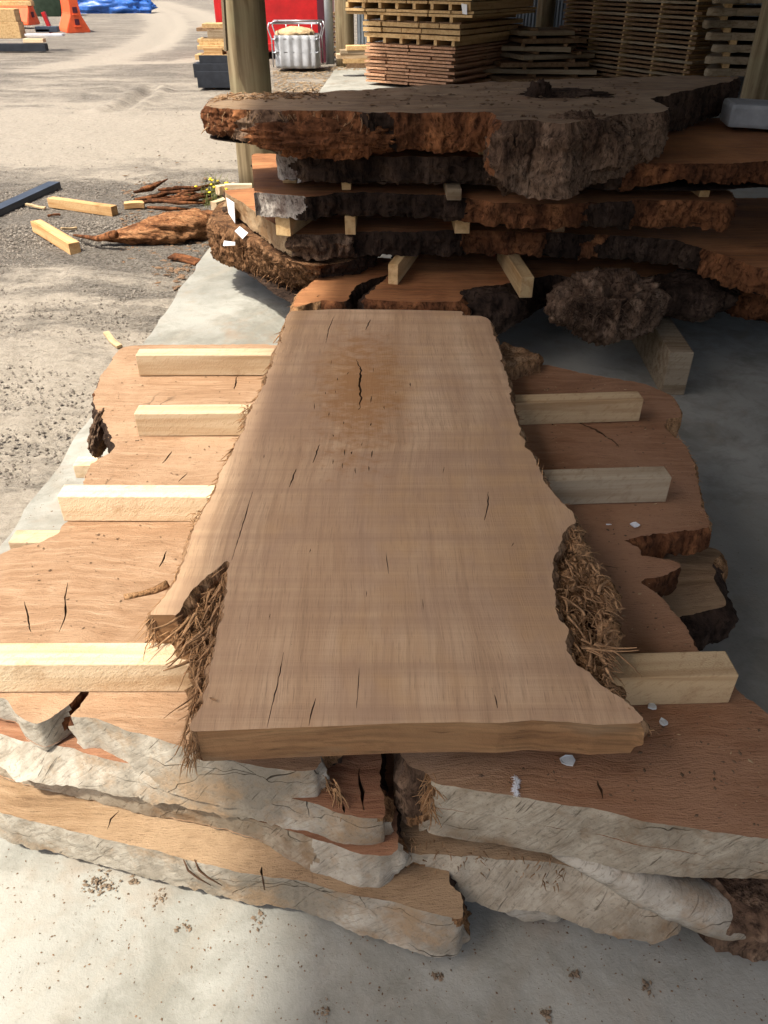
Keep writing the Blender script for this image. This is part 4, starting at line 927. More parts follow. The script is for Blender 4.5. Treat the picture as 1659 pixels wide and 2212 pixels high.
for p, d in line_samples([(447, 226), (545, 236), (660, 239), (795, 243)], 180, 1.11, 21):
    it.append((p + Vector((0, r.uniform(-0.02, 0.0), -r.uniform(0.0, 0.10))), (r.uniform(-0.6, 0.6), r.uniform(-0.5, -0.1), r.uniform(-1.1, -0.1)), r.uniform(0.02, 0.06), r.uniform(0.0025, 0.006), 0.3))
for p, d in line_samples([(1074, 256), (1154, 259), (1268, 258), (1362, 243)], 260, 1.08, 22):
    it.append((p + Vector((0, r.uniform(-0.06, -0.01), -r.uniform(0.0, 0.22))), (r.uniform(-0.7, 0.7), r.uniform(-0.8, -0.1), r.uniform(-1.0, 0.5)), r.uniform(0.015, 0.05), r.uniform(0.0015, 0.003), 0.4))
for p, d in line_samples([(480, 203), (600, 201), (700, 198)], 140, 1.11, 23):
    it.append((p + Vector((0, -r.uniform(0, 0.25), 0.004)), (r.uniform(-1, 1), r.uniform(-0.4, 0.4), r.uniform(-0.05, 0.2)), r.uniform(0.03, 0.08), r.uniform(0.002, 0.005), 0.5))
strand_mesh('bark_fibres', it, M['fibrepale'], b5, 22)
scat = [(q[0], q[1], 1.113) for q in poly_samples([(480, 225), (900, 235), (1380, 235), (1390, 175), (900, 190), (520, 205)], 260, 1.11, 24)]
scatter_bits('bark_crumbs', scat, (0.003, 0.012), M['chip'], 25, 0.4, par=b5, long=1.8)

# second from the top
o = [(597, 328, 'l'), (640, 332, 'b'), (700, 335, 'b'), (900, 338, 'b'), (1035, 339, 'b'), (1200, 346, 'b'), (1350, 351, 'r'), (1480, 353, 'r', 0.86), (1500, 354, 'r', 0.84), (1580, 352, 'r', 0.83), (1660, 347, 'r', 0.82), (1780, 342, 'b'), (1800, 262, 'b'), (1659, 256, 'b'), (1480, 256, 'b'), (1200, 262, 'b'), (900, 262, 'b'), (650, 268, 's'), (608, 290, 's')]
b4 = slab('thick_slab', o, 0.915, 0.80, mb, step=0.010, rows=16, seed=22, wallk=1.5, jit=1.5, top_amp=0.008, grid=0.03, top_scale=7)
tag(b4, 'dark barked thick slab with orange sawn top at right, second from top of rear stack', 'slab')
# third
o = [(543, 334, 's'), (549, 411, 'l'), (558, 415, 'l'), (656, 423, 'b'), (758, 414, 'b'), (900, 418, 'b'), (958, 423, 'b'), (1007, 428, 'r'), (1084, 437, 'r'), (1180, 440, 'r'), (1268, 437, 'b'), (1370, 432, 'r', 0.63), (1500, 432, 'r', 0.63), (1570, 438, 'r', 0.63), (1586, 428, 'r'), (1560, 400, 'b'), (1400, 372, 'b'), (1200, 350, 'b'), (900, 340, 'b'), (650, 333, 'b')]
b3 = slab('thick_slab', o, 0.75, 0.645, mb, step=0.009, rows=16, seed=23, wallk=1.5, jit=1.5, top_amp=0.008, grid=0.03, top_scale=7)
tag(b3, 'thick slab with white lichen at its left corner, middle of the rear stack', 'slab')
# fourth
o = [(486, 412, 'w'), (520, 434, 'w'), (560, 462, 'w'), (628, 502, 'n'), (735, 505, 'n'), (760, 503, 'b'), (815, 499, 'b'), (900, 500, 'b'), (1000, 498, 'r'), (1100, 498, 'r'), (1180, 503, 'b'), (1268, 505, 'r'), (1310, 506, 'b'), (1450, 515, 'b'), (1520, 535, 'r'), (1590, 560, 'r'), (1660, 584, 'r'), (1800, 600, 'b'), (1800, 440, 'b'), (1500, 425, 'b'), (1200, 410, 'b'), (900, 405, 'b'), (650, 402, 'b'), (545, 406, 'b')]
b2 = slab('thick_slab', o, 0.555, 0.44, dict(mb, w=M['tan']), step=0.009, rows=16, seed=24, wallk=1.5, jit=1.5, top_amp=0.008, grid=0.03, top_scale=7)
tag(b2, 'thick slab with tan diagonal cut end facing left, second from bottom of rear stack', 'slab')
# the fibrous one under it at the left
o = [(458, 462, 'f'), (470, 480, 'f'), (492, 490, 'f'), (520, 503, 'f', None, -0.03), (550, 520, 'f', None, -0.08), (590, 545, 'f', None, -0.14), (640, 566, 'f', None, -0.24), (700, 572, 'b', None, -0.25), (800, 540, 'b'), (760, 440, 'b'), (560, 420, 'b'), (480, 435, 'f')]
bf = slab('thick_slab', o, 0.425, 0.20, dict(mb, top=M['fibredark'], f=M['fibredark']), step=0.006, rows=40, seed=25, top_amp=0.01, grid=0.02, top_scale=10, wallk=1.7)
tag(bf, 'shaggy brown fibrous slab end overhanging the concrete at left of rear stack', 'slab')
it = []
for p, d in line_samples([(458, 462), (470, 480), (492, 490), (520, 503), (550, 520), (590, 545), (640, 566)], 150, 0.42, 26):
    zz_ = r.uniform(0.0, 0.2); it.append((p + Vector((0, zz_ * 0.9 * max(0, p.x + 0.85) * 2.2, -zz_)), (r.uniform(-0.8, 0.8), r.uniform(-0.7, -0.1), r.uniform(-1.0, 0.1)), r.uniform(0.02, 0.07), r.uniform(0.003, 0.008), 0.3))
strand_mesh('bark_fibres', it, M['fibredark'], bf, 27)
# lowest, in two pieces
o = [(635, 662, 'f'), (648, 631, 'f'), (668, 615, 'f'), (701, 586, 'f'), (730, 570, 'b'), (800, 556, 'b'), (852, 560, 'b'), (842, 588, 'b'), (815, 598, 'b'), (778, 612, 'b'), (760, 628, 'b'), (746, 651, 'r'), (692, 648, 'f')]
b1a = slab('thick_slab', o, 0.34, 0.215, mb, step=0.008, rows=12, seed=26, top_amp=0.006, grid=0.015, top_scale=10)
tag(b1a, 'orange topped wedge of slab split off at lower left of rear stack', 'slab')
it = []
for p, d in line_samples([(635, 662), (648, 631), (668, 615), (692, 650)], 170, 0.34, 28):
    it.append((p + Vector((0, 0, -r.uniform(0.0, 0.09))), (r.uniform(-1, 0.3), r.uniform(-1, 0.4), r.uniform(-0.5, 0.5)), r.uniform(0.015, 0.04), r.uniform(0.0015, 0.003), 0.4))
strand_mesh('bark_fibres', it, M['fibrepale'], b1a, 29)
o = [(793, 645, 'r'), (900, 650, 'r'), (985, 651, 'n', 0.18), (1000, 640, 'b', 0.16), (1040, 618, 'b', 0.13), (1084, 612, 'b', 0.12), (1154, 600, 'b', 0.15), (1199, 592, 'b', 0.18), (1235, 597, 'n', 0.18), (1330, 600, 'n', 0.18), (1430, 597, 'b'), (1500, 600, 'b'), (1580, 620, 'r'), (1660, 640, 'r'), (1800, 640, 'b'), (1800, 500, 'b'), (1300, 500, 'b'), (900, 520, 'b'), (865, 560, 'b'), (842, 596, 'b'), (815, 618, 'b')]
b1 = slab('thick_slab', o, 0.34, 0.215, mb, step=0.009, rows=16, seed=27, top_amp=0.010, grid=0.02, top_scale=8, bulge=0.015, wallk=1.6, jit=1.3)
tag(b1, 'reddish lowest slab of rear stack with dark overhanging root edge', 'slab')
lump('root_burl', PY(1312, 656, 3.46), (0.20, 0.14, 0.12), M['barkgrey'], 0.55, 1.9, 23, 6, b1, True, (1.7, 1.7, 0.4))['label'] = 'grey brown fibrous root burl hanging down'
lump('root_burl', PY(1060, 670, 3.60), (0.14, 0.12, 0.09), M['bark'], 0.35, 2.2, 15, 5, b1)
lump('root_burl', PY(1480, 640, 3.65), (0.20, 0.14, 0.09), M['bark'], 0.35, 2.2, 16, 5, b1)
it = []
for _ in range(150):
    a = r.uniform(0, 3.1); c_ = PY(1310 + 80 * math.cos(a * 2), 640 + 60 * r.random(), 3.33)
    it.append((c_, (r.uniform(-0.8, 0.8), -0.4, r.uniform(-0.9, 0.3)), r.uniform(0.03, 0.08), r.uniform(0.0015, 0.0035), 0.3))
strand_mesh('bark_fibres', it, M['barkgrey'], b1, 30)

# stickers between the thick slabs
def sticker(xa, xb, hb, ht, y, L, label, mat='piney', rz=0.0, dz=0.0):
    z = (hb + ht) / 2; c0 = PY((xa + xb) / 2, 0, y); t = ray((xa + xb) / 2, 500)
    # horizontal position from the column at this height
    py = None; lo, hi = 0.0, 900.0
    for _ in range(40):
        m_ = (lo + hi) / 2
        if PY(xa, m_, y).z > z: lo = m_
        else: hi = m_
    xl = PY(xa, lo, y).x; xr = PY(xb, lo, y).x; wdt = xr - xl
    c = Vector(((xl + xr) / 2, y, z)) + Vector((-math.sin(rz), math.cos(rz), 0)) * (L / 2)
    o_ = box('sticker', c, (wdt, L, ht - hb - 0.002), M[mat], rz, None, 0.003); return tag(o_, label, 'sticker', 'stickers between the thick slabs')
sticker(1034, 1057, 0.915, 0.97, 3.80, 0.5, 'orange sticker under the topmost thick slab, just left of the root burl')
sticker(738, 758, 0.75, 0.80, 3.86, 0.5, 'tan sticker above the lichen cornered slab, left of the pale grey one')
sticker(966, 997, 0.75, 0.80, 3.66, 0.7, 'pale grey sticker end jutting out above the middle thick slab', 'boardgrey')
sticker(1160, 1186, 0.75, 0.80, 3.78, 0.5, 'dull sticker end in shadow below the root burl')
sticker(610, 640, 0.75, 0.80, 4.0, 0.5, 'short sunlit sticker just above the white lichen corner')
sticker(594, 628, 0.555, 0.645, 3.80, 0.55, 'sunlit bark flecked sticker above the diagonal tan end', rz=-0.28)
sticker(745, 768, 0.555, 0.645, 3.82, 0.5, 'clean pale sticker at mid left of rear stack, in front of orange wood')
sticker(983, 1015, 0.555, 0.645, 3.84, 0.5, 'notched sticker below the pale grey one in rear stack')
sticker(1195, 1222, 0.555, 0.645, 3.86, 0.5, 'dim sticker between dark slabs right of the notched one', 'boardbrown')
sticker(838, 860, 0.34, 0.44, 3.74, 0.5, 'yellow slanting sticker over the split in the lowest slab', rz=-0.25)
sticker(1124, 1152, 0.34, 0.44, 3.55, 0.6, 'pale long sticker jutting out over the lowest thick slab', rz=0.06)
sticker(1512, 1534, 0.75, 0.80, 3.72, 0.4, 'tiny pale sticker corner at far right of rear stack')
# bearers below
a = P(1438, 854, 0); bq = box('floor_bearer', (a.x + 0.062, a.y + 0.62, 0.1055), (0.105, 1.24, 0.209), M['boardgrey'], -0.05, None, 0.004)
tag(bq, 'deep squared floor bearer with cracked end under the rear stack at right', 'bearer')
bq = box('floor_bearer', (-0.15, 4.5, 0.1055), (0.11, 1.3, 0.209), M['boardgrey'], 0.02, None, 0.004); tag(bq, 'squared floor bearer in shadow under the left of rear stack', 'bearer')
# paper tags
def card(name, pts, label, mat='paper', cat='tag', grp=None):
    n = (Vector(pts[1]) - Vector(pts[0])).cross(Vector(pts[2]) - Vector(pts[0])).normalized() * 0.0015
    k = len(pts); V = [tuple(Vector(p) + n) for p in pts] + [tuple(Vector(p) - n) for p in pts]
    F = [tuple(range(k)), tuple(range(2 * k - 1, k - 1, -1))] + [((i + 1) % k, i, k + i, k + (i + 1) % k) for i in range(k)]
    o_ = mesh_obj(name, V, F, M[mat]); return tag(o_, label, cat, grp)
yy = 4.64
card('paper_tag', [PY(489, 427, yy), PY(506, 438, yy - 0.13), PY(508, 482, yy - 0.13), PY(494, 460, yy)], 'blank white paper tag on the diagonal tan end of the rear stack')
card('paper_tag', [PY(518, 489, 4.28), PY(536, 503, 4.26), PY(524, 516, 4.26), PY(507, 499, 4.28)], 'small white paper tag on the shaggy fibrous slab end')
card('paper_tag', [PY(484, 520, 4.30), PY(508, 523, 4.27), PY(508, 530, 4.27), PY(482, 531, 4.30)], 'torn white paper scrap low on the shaggy fibrous slab end')

# small broken root piece between the stacks and grey block on the right
rk = slab('root_piece', [(1078, 750, 'f'), (1092, 742, 'f'), (1125, 748, 'f'), (1160, 757, 'f'), (1163, 770, 'f'), (1140, 778, 'f'), (1120, 785, 'f'), (1085, 790, 'f')], 0.43, 0.36, dict(mb, top=M['fibrepale'], f=M['fibre']), step=0.005, rows=8, seed=33, top_amp=0.02, grid=0.008, top_scale=30)
tag(rk, 'small splintered brown root piece right of the planed slab far end', 'root')
cb = P(1576, 280, 0.93); blk = box('grey_block', (cb.x + 0.24, cb.y + 0.10, 0.985), (0.46, 0.26, 0.11), M['greyblock'], -0.18, None, 0.02, 0, 0, 0.006, 3)
tag(blk, 'pale grey concrete block resting on the rear stack at the right edge', 'block')
fl = box('metal_flashing', P(1540, 243, 0.93) + Vector((0.06, 0.15, 0.02)), (0.32, 0.09, 0.012), M['galvsheet'], -0.55, None, 0.002, 0.3); tag(fl, 'silver metal strip lying behind the topmost thick slab at right', 'metal strip')

# ================================================================== LITTER on the front stack and the floor
def flake(px, py, h, sz, label, mat='paint', seed=1, cat='paint flake', grp=None, tall=0.6):
    rr = random.Random(seed); c_ = P(px, py, h); k = 7
    pts = [Vector((c_.x + sz * (0.6 + 0.5 * rr.random()) * math.cos(6.283 * i / k), c_.y + sz * tall * 1.5 * (0.6 + 0.5 * rr.random()) * math.sin(6.283 * i / k), h + 0.004 + rr.uniform(0, 0.004))) for i in range(k)]
    return card('paint_flake', pts, label, mat, cat, grp)
flake(1370, 1137, H4, 0.014, 'white paint flake on the forked slab, beside the notch', seed=2, mat='feather')
flake(1408, 1530, H4, 0.011, 'pale grey flake touching the nearest right bearer', seed=3)
flake(1432, 1564, H4, 0.011, 'pale grey flake on the right slab, nearest the planed slab corner', seed=4)
flake(1225, 1648, H4, 0.016, 'grey flake half hidden under the planed slab front edge', seed=5)
flake(1314, 1137, H4, 0.008, 'tiny white sliver left of the white paint flake', seed=6, mat='feather', tall=0.2)
sp = [(q[0], q[1], HT + 0.0005) for q in poly_samples([(640, 690), (1040, 690), (1180, 1060), (1180, 1300), (1340, 1540), (440, 1560), (520, 1100)], 160, HT, 61)]
scatter_bits('sawdust_specks', sp, (0.0004, 0.0016), M['palechip'], 62, 0.4, 'fine sawdust specks on the planed slab', 'sawdust', long=1.6)
# feather
fc = P(1114, 1700, H4); ft = empty('feather', fc); tag(ft, 'small fluffy white feather on the reddish slab end', 'feather')
it = []
for i in range(260):
    t = r.uniform(-1, 1); it.append((fc + Vector((0.003 * math.sin(3 * t), 0.017 * t, 0.003)), (r.uniform(-1, 1), t * 0.5 + r.uniform(-0.9, 0.9), r.uniform(0.0, 0.6)), r.uniform(0.004, 0.010), 0.0007, 0.4))
strand_mesh('barbs', it, M['feather'], ft, 41)
tube('quill', [fc + Vector((0.0, -0.02, 0.004)), fc + Vector((0.001, 0.0, 0.006)), fc + Vector((0, 0.018, 0.004))], [0.0006, 0.0009, 0.0006], M['feather'], ft, 5)
sp = [(q[0], q[1], H4 + 0.001) for q in poly_samples([(1160, 800), (1380, 830), (1500, 1000), (1520, 1130), (1340, 1160), (1380, 1260), (1500, 1400), (1330, 1410), (1340, 1280), (1200, 1060)], 330, H4, 51)]
sp += [(q[0], q[1], H4 + 0.001) for q in poly_samples([(1400, 1530), (1640, 1540), (1640, 1790), (1000, 1690)], 150, H4, 52)]
sp += [(q[0], q[1], H4 + 0.001) for q in poly_samples([(260, 760), (580, 760), (400, 1180), (300, 1360), (30, 1390), (20, 1200), (210, 1000)], 320, H4, 53)]
scatter_bits('wood_crumbs', sp, (0.0008, 0.0035), M['chip'], 54, 0.45, 'dark wood crumbs scattered on the forked slab', 'crumbs', long=1.7)
sp = [(q[0], q[1], H4 + 0.001) for q in poly_samples([(1160, 800), (1380, 830), (1520, 1130), (1340, 1160), (1500, 1400), (1640, 1560), (1640, 1780), (1400, 1740), (1330, 1410), (1200, 1060)], 120, H4, 55)]
scatter_bits('pale_crumbs', sp, (0.0007, 0.003), M['palechip'], 56, 0.4, 'pale splinter crumbs scattered on the right of the forked slab', 'crumbs', long=2.5)
sp = [(q[0], q[1], 0.0005) for q in poly_samples([(0, 1830), (500, 1960), (900, 2050), (1040, 1960), (1659, 2010), (1659, 2212), (0, 2212)], 900, 0, 57)]
sp += [(q[0], q[1], 0.0005) for q in poly_samples([(1500, 870), (1659, 860), (1659, 1400), (1560, 1250), (1500, 950)], 120, 0, 58)]
sp += [(q[0], q[1], 0.0005) for q in poly_samples([(440, 565), (640, 610), (620, 740), (330, 745)], 170, 0, 59)] + [(q[0], q[1], 0.0005) for q in poly_samples([(195, 930), (150, 1040), (10, 1170), (240, 880)], 60, 0, 59)]
scatter_bits('floor_debris', sp, (0.0004, 0.0021), M['chip'], 60, 0.4, 'specks of bark and sawdust on the concrete floor', 'debris', long=1.6)
for i, (x, y, sz, fl_) in enumerate(((215, 1915, 0.030, 0.012), (290, 1905, 0.013, 0.004), (345, 1935, 0.022, 0.003), (400, 2003, 0.016, 0.005), (560, 1990, 0.018, 0.004), (1240, 2108, 0.02, 0.008), (1400, 2130, 0.012, 0.006), (950, 2110, 0.016, 0.004), (695, 2185, 0.02, 0.005), (1420, 2000, 0.03, 0.004), (1180, 2190, 0.012, 0.005))):
    c_ = P(x, y, 0); rs_ = np.random.RandomState(200 + i); k_ = int(14 + (3600 if i == 0 else 900) * sz)
    o_ = scatter_bits('bark_crumbs', [(c_.x + rs_.randn() * sz * (0.45 if i else 0.6), c_.y + rs_.randn() * sz * (0.3 if i % 2 else 0.6), abs(rs_.randn()) * fl_ * 0.4) for _ in range(k_)], (0.0006, 0.0045), M['litter'], 300 + i, 0.5, long=1.5)
    tag(o_, ['large dark bark crumb pile on sunlit floor near the lowest slab', 'small pale bark chip right of the dark crumb pile', 'flat smudge of dirt on the sunlit floor at left', 'curled round bark chip alone on the sunlit floor', 'long thin bark sliver on sunlit floor below the slab', 'dark bark crumb on shaded floor at lower right', 'small dark bark crumb right of the larger one on shaded floor', 'brown dirt crumb on the floor at the shade edge', 'crumbly sawdust clump at the bottom edge of floor', 'dark stain of bark under the pale offcut at right', 'small bark crumb at bottom edge of the shaded floor'][i], 'bark crumb')

# ================================================================== YARD THINGS
GZ = -0.03
def on_ground(px, py): return P(px, py, GZ)
# steel channel
a = on_ground(-60, 488); b = on_ground(120, 404)
st = empty('steel_channel', (a + b) / 2); tag(st, 'blue grey steel channel lying on the gravel at left edge', 'steel channel')
bar('web', a + Vector((0, 0, 0.045)), b + Vector((0, 0, 0.045)), 0.11, 0.006, M['steel'], st, 0.001)
d = (b - a).normalized(); nn = Vector((-d.y, d.x, 0))
for s_ in (-1, 1): bar('flange', a + nn * 0.052 * s_ + Vector((0, 0, 0.018)), b + nn * 0.052 * s_ + Vector((0, 0, 0.018)), 0.006, 0.046, M['steel'], st, 0.001)
# offcuts
def offcut(xa, ya, xb, yb, wd, ht, label, seed):
    a = on_ground(xa, ya); b = on_ground(xb, yb); o_ = bar('timber_offcut', a + Vector((0, 0, ht / 2)), b + Vector((0, 0, ht / 2)), wd, ht, M['offcut'], None, 0.004, 0.003, seed); return tag(o_, label, 'offcut', 'offcuts lying on the gravel')
offcut(112, 447, 250, 465, 0.075, 0.075, 'squared timber offcut lying across the gravel beside the steel channel', 3)
offcut(82, 500, 165, 548, 0.08, 0.08, 'squared timber offcut with grey end, lying diagonally on the gravel', 4)
# root chunk
c_ = on_ground(330, 540)
o = [(300 - 85, 505, 'r'), (255, 488, 'r'), (300, 486, 'r'), (330, 478, 'r'), (360, 466, 'r'), (400, 462, 'r'), (440, 462, 'f'), (462, 470, 'f'), (455, 480, 'r'), (430, 486, 'r'), (405, 506, 'r'), (370, 513, 'r'), (330, 516, 'r'), (290, 514, 'r'), (245, 508, 'r')]
ck_ = rough_tube('root_chunk', [P(205, 514, 0.02), P(255, 510, 0.03), P(310, 503, 0.045), P(365, 495, 0.055), P(420, 487, 0.06), P(455, 480, 0.05), P(470, 478, 0.03)], [0.012, 0.045, 0.080, 0.105, 0.11, 0.09, 0.03], M['torn'], None, 56, 0.6, (3.2, 15, 15), 7, 16, 0.75)
tag(ck_, 'red brown torn root chunk with long thin tail on the gravel', 'root')
tube('root_tail', [P(160, 508, 0.0), P(185, 512, 0.03), P(212, 516, 0.04), P(250, 506, 0.09)], [0.008, 0.014, 0.02, 0.03], M['barkred'], ck_, 8)
# bark strips pile
bp = on_ground(350, 440); pile = empty('bark_heap', bp); tag(pile, 'loose heap of red bark strips on the gravel before the post', 'bark')
for i in range(26):
    a = on_ground(r.uniform(290, 400), r.uniform(425, 452)) + Vector((0, 0, r.uniform(0.01, 0.09))); an = r.uniform(-0.5, 0.5) + (0.9 if r.random() < 0.25 else 0); L = r.uniform(0.15, 0.45)
    tube('bark_strip', [a, a + Vector((math.cos(an), math.sin(an) * 1.2, r.uniform(-0.1, 0.12))) * L * 0.5, a + Vector((math.cos(an + 0.2), math.sin(an + 0.2) * 1.2, 0.0)) * L], [0.012, 0.018, 0.006], M['barkred'], pile, 5)
for i, (x, y, wx, l) in enumerate(((292, 452, 0.16, 'small brown wood wedge left of the bark heap'), (150, 498, 0.12, 'pale triangular chip beside the root tail'), (400, 566, 0.22, 'orange wood chip below the torn root chunk'), (78, 450, 0.18, 'thin pale sliver between the two squared offcuts'), (118, 470, 0.10, 'dark bark chip in the gravel under the crosswise offcut'), (245, 740, 0.2, 'long grey stick on the dirt beside the apron'))):
    c_ = on_ground(x, y); o_ = box('wood_chip', (c_.x, c_.y, -0.012 + 0.015 * (i == 0)), (wx, wx * (0.16 if i not in (0, 2) else 0.4), 0.016 + 0.03 * (i == 0)), M['palechip' if i in (1, 3, 5) else 'barkred' if i != 0 else 'offcut'], [0.2, 0.8, -0.4, -0.2, 0, -0.9][i], None, 0.003, 0.06, 0.05, 0.006, 70 + i); tag(o_, l, 'wood chip')
sp = [(*on_ground(r.uniform(260, 470), r.gauss(470, 45))[:2], GZ) for _ in range(700)] + [(*on_ground(r.uniform(330, 460), r.gauss(570, 25))[:2], GZ) for _ in range(350)] 
sp = [q for q in sp if q[0] < edge_x(q[1]) - 0.02]
scatter_bits('bark_mulch', sp, (0.004, 0.018), M['chip'], 71, 0.35, 'bark shreds strewn over the gravel near the post', 'bark', long=2.2)
# weeds with yellow flowers
wc = on_ground(468, 425); wd_ = empty('flowering_weed', wc); tag(wd_, 'straggly weed with yellow flowers growing at the foot of the post', 'weed')
it = []; V = []; tips = []
for i in range(130):
    bs = on_ground(r.uniform(440, 492), r.uniform(408, 452)); L = r.uniform(0.05, 0.2); dv = (r.uniform(-0.5, 0.5), r.uniform(-0.5, 0.5), 1.0); it.append((bs, dv, L, r.uniform(0.002, 0.005), -0.05))
    if i % 11 == 0: tips.append(Vector(bs) + Vector(dv).normalized() * L)
strand_mesh('stems', it, M['weed'], wd_, 72)
for t in tips: lump('flower', t, (0.011, 0.011, 0.007), M['yellow'], 0.4, 3, int(t.x * 1000) % 97, 2, wd_)
for i, (xa, ya, xb, yb, h_, l) in enumerate(((470, 412, 510, 404, 0.09, 'pale timber block leaning at the foot of the post'), (462, 446, 490, 436, 0.07, 'short pale timber block among the weeds'), (486, 408, 545, 406, 0.10, 'pale timber block wedged behind the diagonal cut end'))):
    a = P(xa, ya, h_); b = P(xb, yb, h_); o_ = bar('timber_offcut', a, b, 0.06, 0.07, M['pine'], None, 0.003, 0.002, 80 + i); tag(o_, l, 'offcut')

# ================================================================== BACKGROUND, left: barriers, timbers, tarp
def prism(name, prof, y0, y1, mat, par=None, rz=0.0, c=(0, 0, 0), bevel=0.0):
    n = len(prof); V = [(x, y0, z) for x, z in prof] + [(x, y1, z) for x, z in prof]
    F = [tuple(range(n)), tuple(range(2 * n - 1, n - 1, -1))] + [((i + 1) % n, i, n + i, n + (i + 1) % n) for i in range(n)]
    bm = bmesh.new(); vs = [bm.verts.new(v) for v in V]
    for f in F: bm.faces.new([vs[i] for i in f])
    if bevel: bmesh.ops.bevel(bm, geom=bm.edges[:], offset=bevel, segments=2, affect='EDGES')
    bmesh.ops.recalc_face_normals(bm, faces=bm.faces[:])
    me = bpy.data.meshes.new(name); bm.to_mesh(me); bm.free(); me.materials.append(mat)
    o_ = bpy.data.objects.new(name, me); COL.objects.link(o_); o_.location = c; o_.rotation_euler = (0, 0, rz)
    if par: o_.parent = par; o_.location = Vector(c) - Vector(par.location)
    return o_
def barrier(c, rz, label, L=1.5):
    e = empty('road_barrier', c); tag(e, label, 'barrier'); e.rotation_euler = (0, 0, rz)
    prof = [(-0.36, 0), (0.36, 0), (0.36, 0.08), (0.16, 0.48), (0.14, 0.52), (0.13, 0.95), (0.09, 1.05), (-0.09, 1.05), (-0.13, 0.95), (-0.14, 0.52), (-0.16, 0.48), (-0.36, 0.08)]
    b_ = prism('body', prof, -L / 2, L / 2, M['orange'], bevel=0.02); b_.parent = e
    for z, w_ in ((0.62, 0.15), (0.3, 0.27)):
        for y in (-L / 2 - 0.012, L / 2 + 0.012):
            k_ = box('recess_shade', (0, y, z), (0.14, 0.025, 0.16), M['purple'], bevel=0.006); k_.parent = e  # dark plate set proud of the end; its colour stands for recess shade
            k_ = box('ledge', (0.0, y, z - 0.12), (0.2, 0.05, 0.03), M['orange'], bevel=0.008); k_.parent = e
    for y in (-0.4, 0.4):
        k_ = tube('filler_cap', [(0, y, 1.04), (0, y, 1.09)], 0.05, M['orange'], None, 12); k_.parent = e
    return e
c_ = on_ground(140, 70); barrier(c_ + Vector((0.15, 0.5, -0.01)), 0.5, 'orange plastic road barrier standing end on beside the blue tarp')
c_ = on_ground(-8, 62); barrier(c_ + Vector((0.2, 0.4, 0.1)), 1.35, 'orange plastic road barrier lying behind timbers at the left edge', 2.2)
# tarp heap
tb = on_ground(160, 28); tp = empty('tarp_heap', tb); tag(tp, 'crumpled blue tarpaulin draped over a heap in the yard', 'tarp')
lump('tarp', tb + Vector((0.9, 0.6, 0.15)), (2.6, 1.0, 0.75), M['tarp'], 0.30, 2.6, 5, 5, tp, True)
gd = on_ground(112, 34); g_ = tube('green_bin', [gd + Vector((0, 0, 0)), gd + Vector((0, 0, 1.4)), gd + Vector((0, 0, 1.45))], [0.72, 0.8, 0.86], M['green'], None, 20); tag(g_, 'dark green drum behind the orange barriers', 'drum')
gd = on_ground(50, 30); g2 = lump('green_sheet_heap', gd + Vector((-0.6, 0.5, 0.3)), (2.0, 0.9, 0.75), M['green'], 0.25, 2, 15, 4); tag(g2, 'grey green covered heap behind the orange barrier at left', 'heap')
# timbers at the left edge
for i, (x0, y0, x1, y1, h_, t_, m_, l) in enumerate(((-90, 92, 54, 90, 0.42, 0.34, 'board', 'big squared timber at left edge, lower of two'), (-90, 80, 48, 76, 0.72, 0.26, 'board', 'big squared timber at left edge, resting on the lower one'), (-80, 72, 82, 60, 0.95, 0.10, 'board', 'long plank lying on top of the big squared timbers'),
                                                       (-90, 112, 102, 106, 0.08, 0.16, 'black', 'black beam on the ground under the timber pile at left'), (55, 98, 98, 96, 0.22, 0.08, 'pine', 'short pale batten on the black beam'), (60, 92, 140, 88, 0.33, 0.05, 'galvsheet', 'flat silver metal strip resting by the timber pile'), (84, 86, 130, 82, 0.42, 0.12, 'steel', 'slate blue steel offcut behind the silver strip'), (82, 76, 112, 74, 0.4, 0.06, 'board', 'low board beneath the red post'))):
    yv = 22.0 + (0.3 if i in (2, 6, 7) else 0) - (0.3 if i in (3, 4) else 0) - (0.2 if i == 5 else 0)
    a = PY(x0, y0, yv); b = PY(x1, y1, yv); b = Vector((b.x, b.y, a.z * 0 + h_)); a = Vector((a.x, a.y, h_)); o_ = bar('timber', a, b, 0.34 if i < 2 else 0.2, t_, M[m_], None, 0.008); tag(o_, l, 'timber' if i not in (5, 6) else 'metal')
a = PY(165 * 0.147 * 0 + 112, 70, 22.3); rp_ = bar('red_post', PY(112, 71, 22.4), PY(93, 26, 22.4), 0.09, 0.09, M['red'], None, 0.006); tag(rp_, 'bright red post leaning against the orange barrier', 'post')

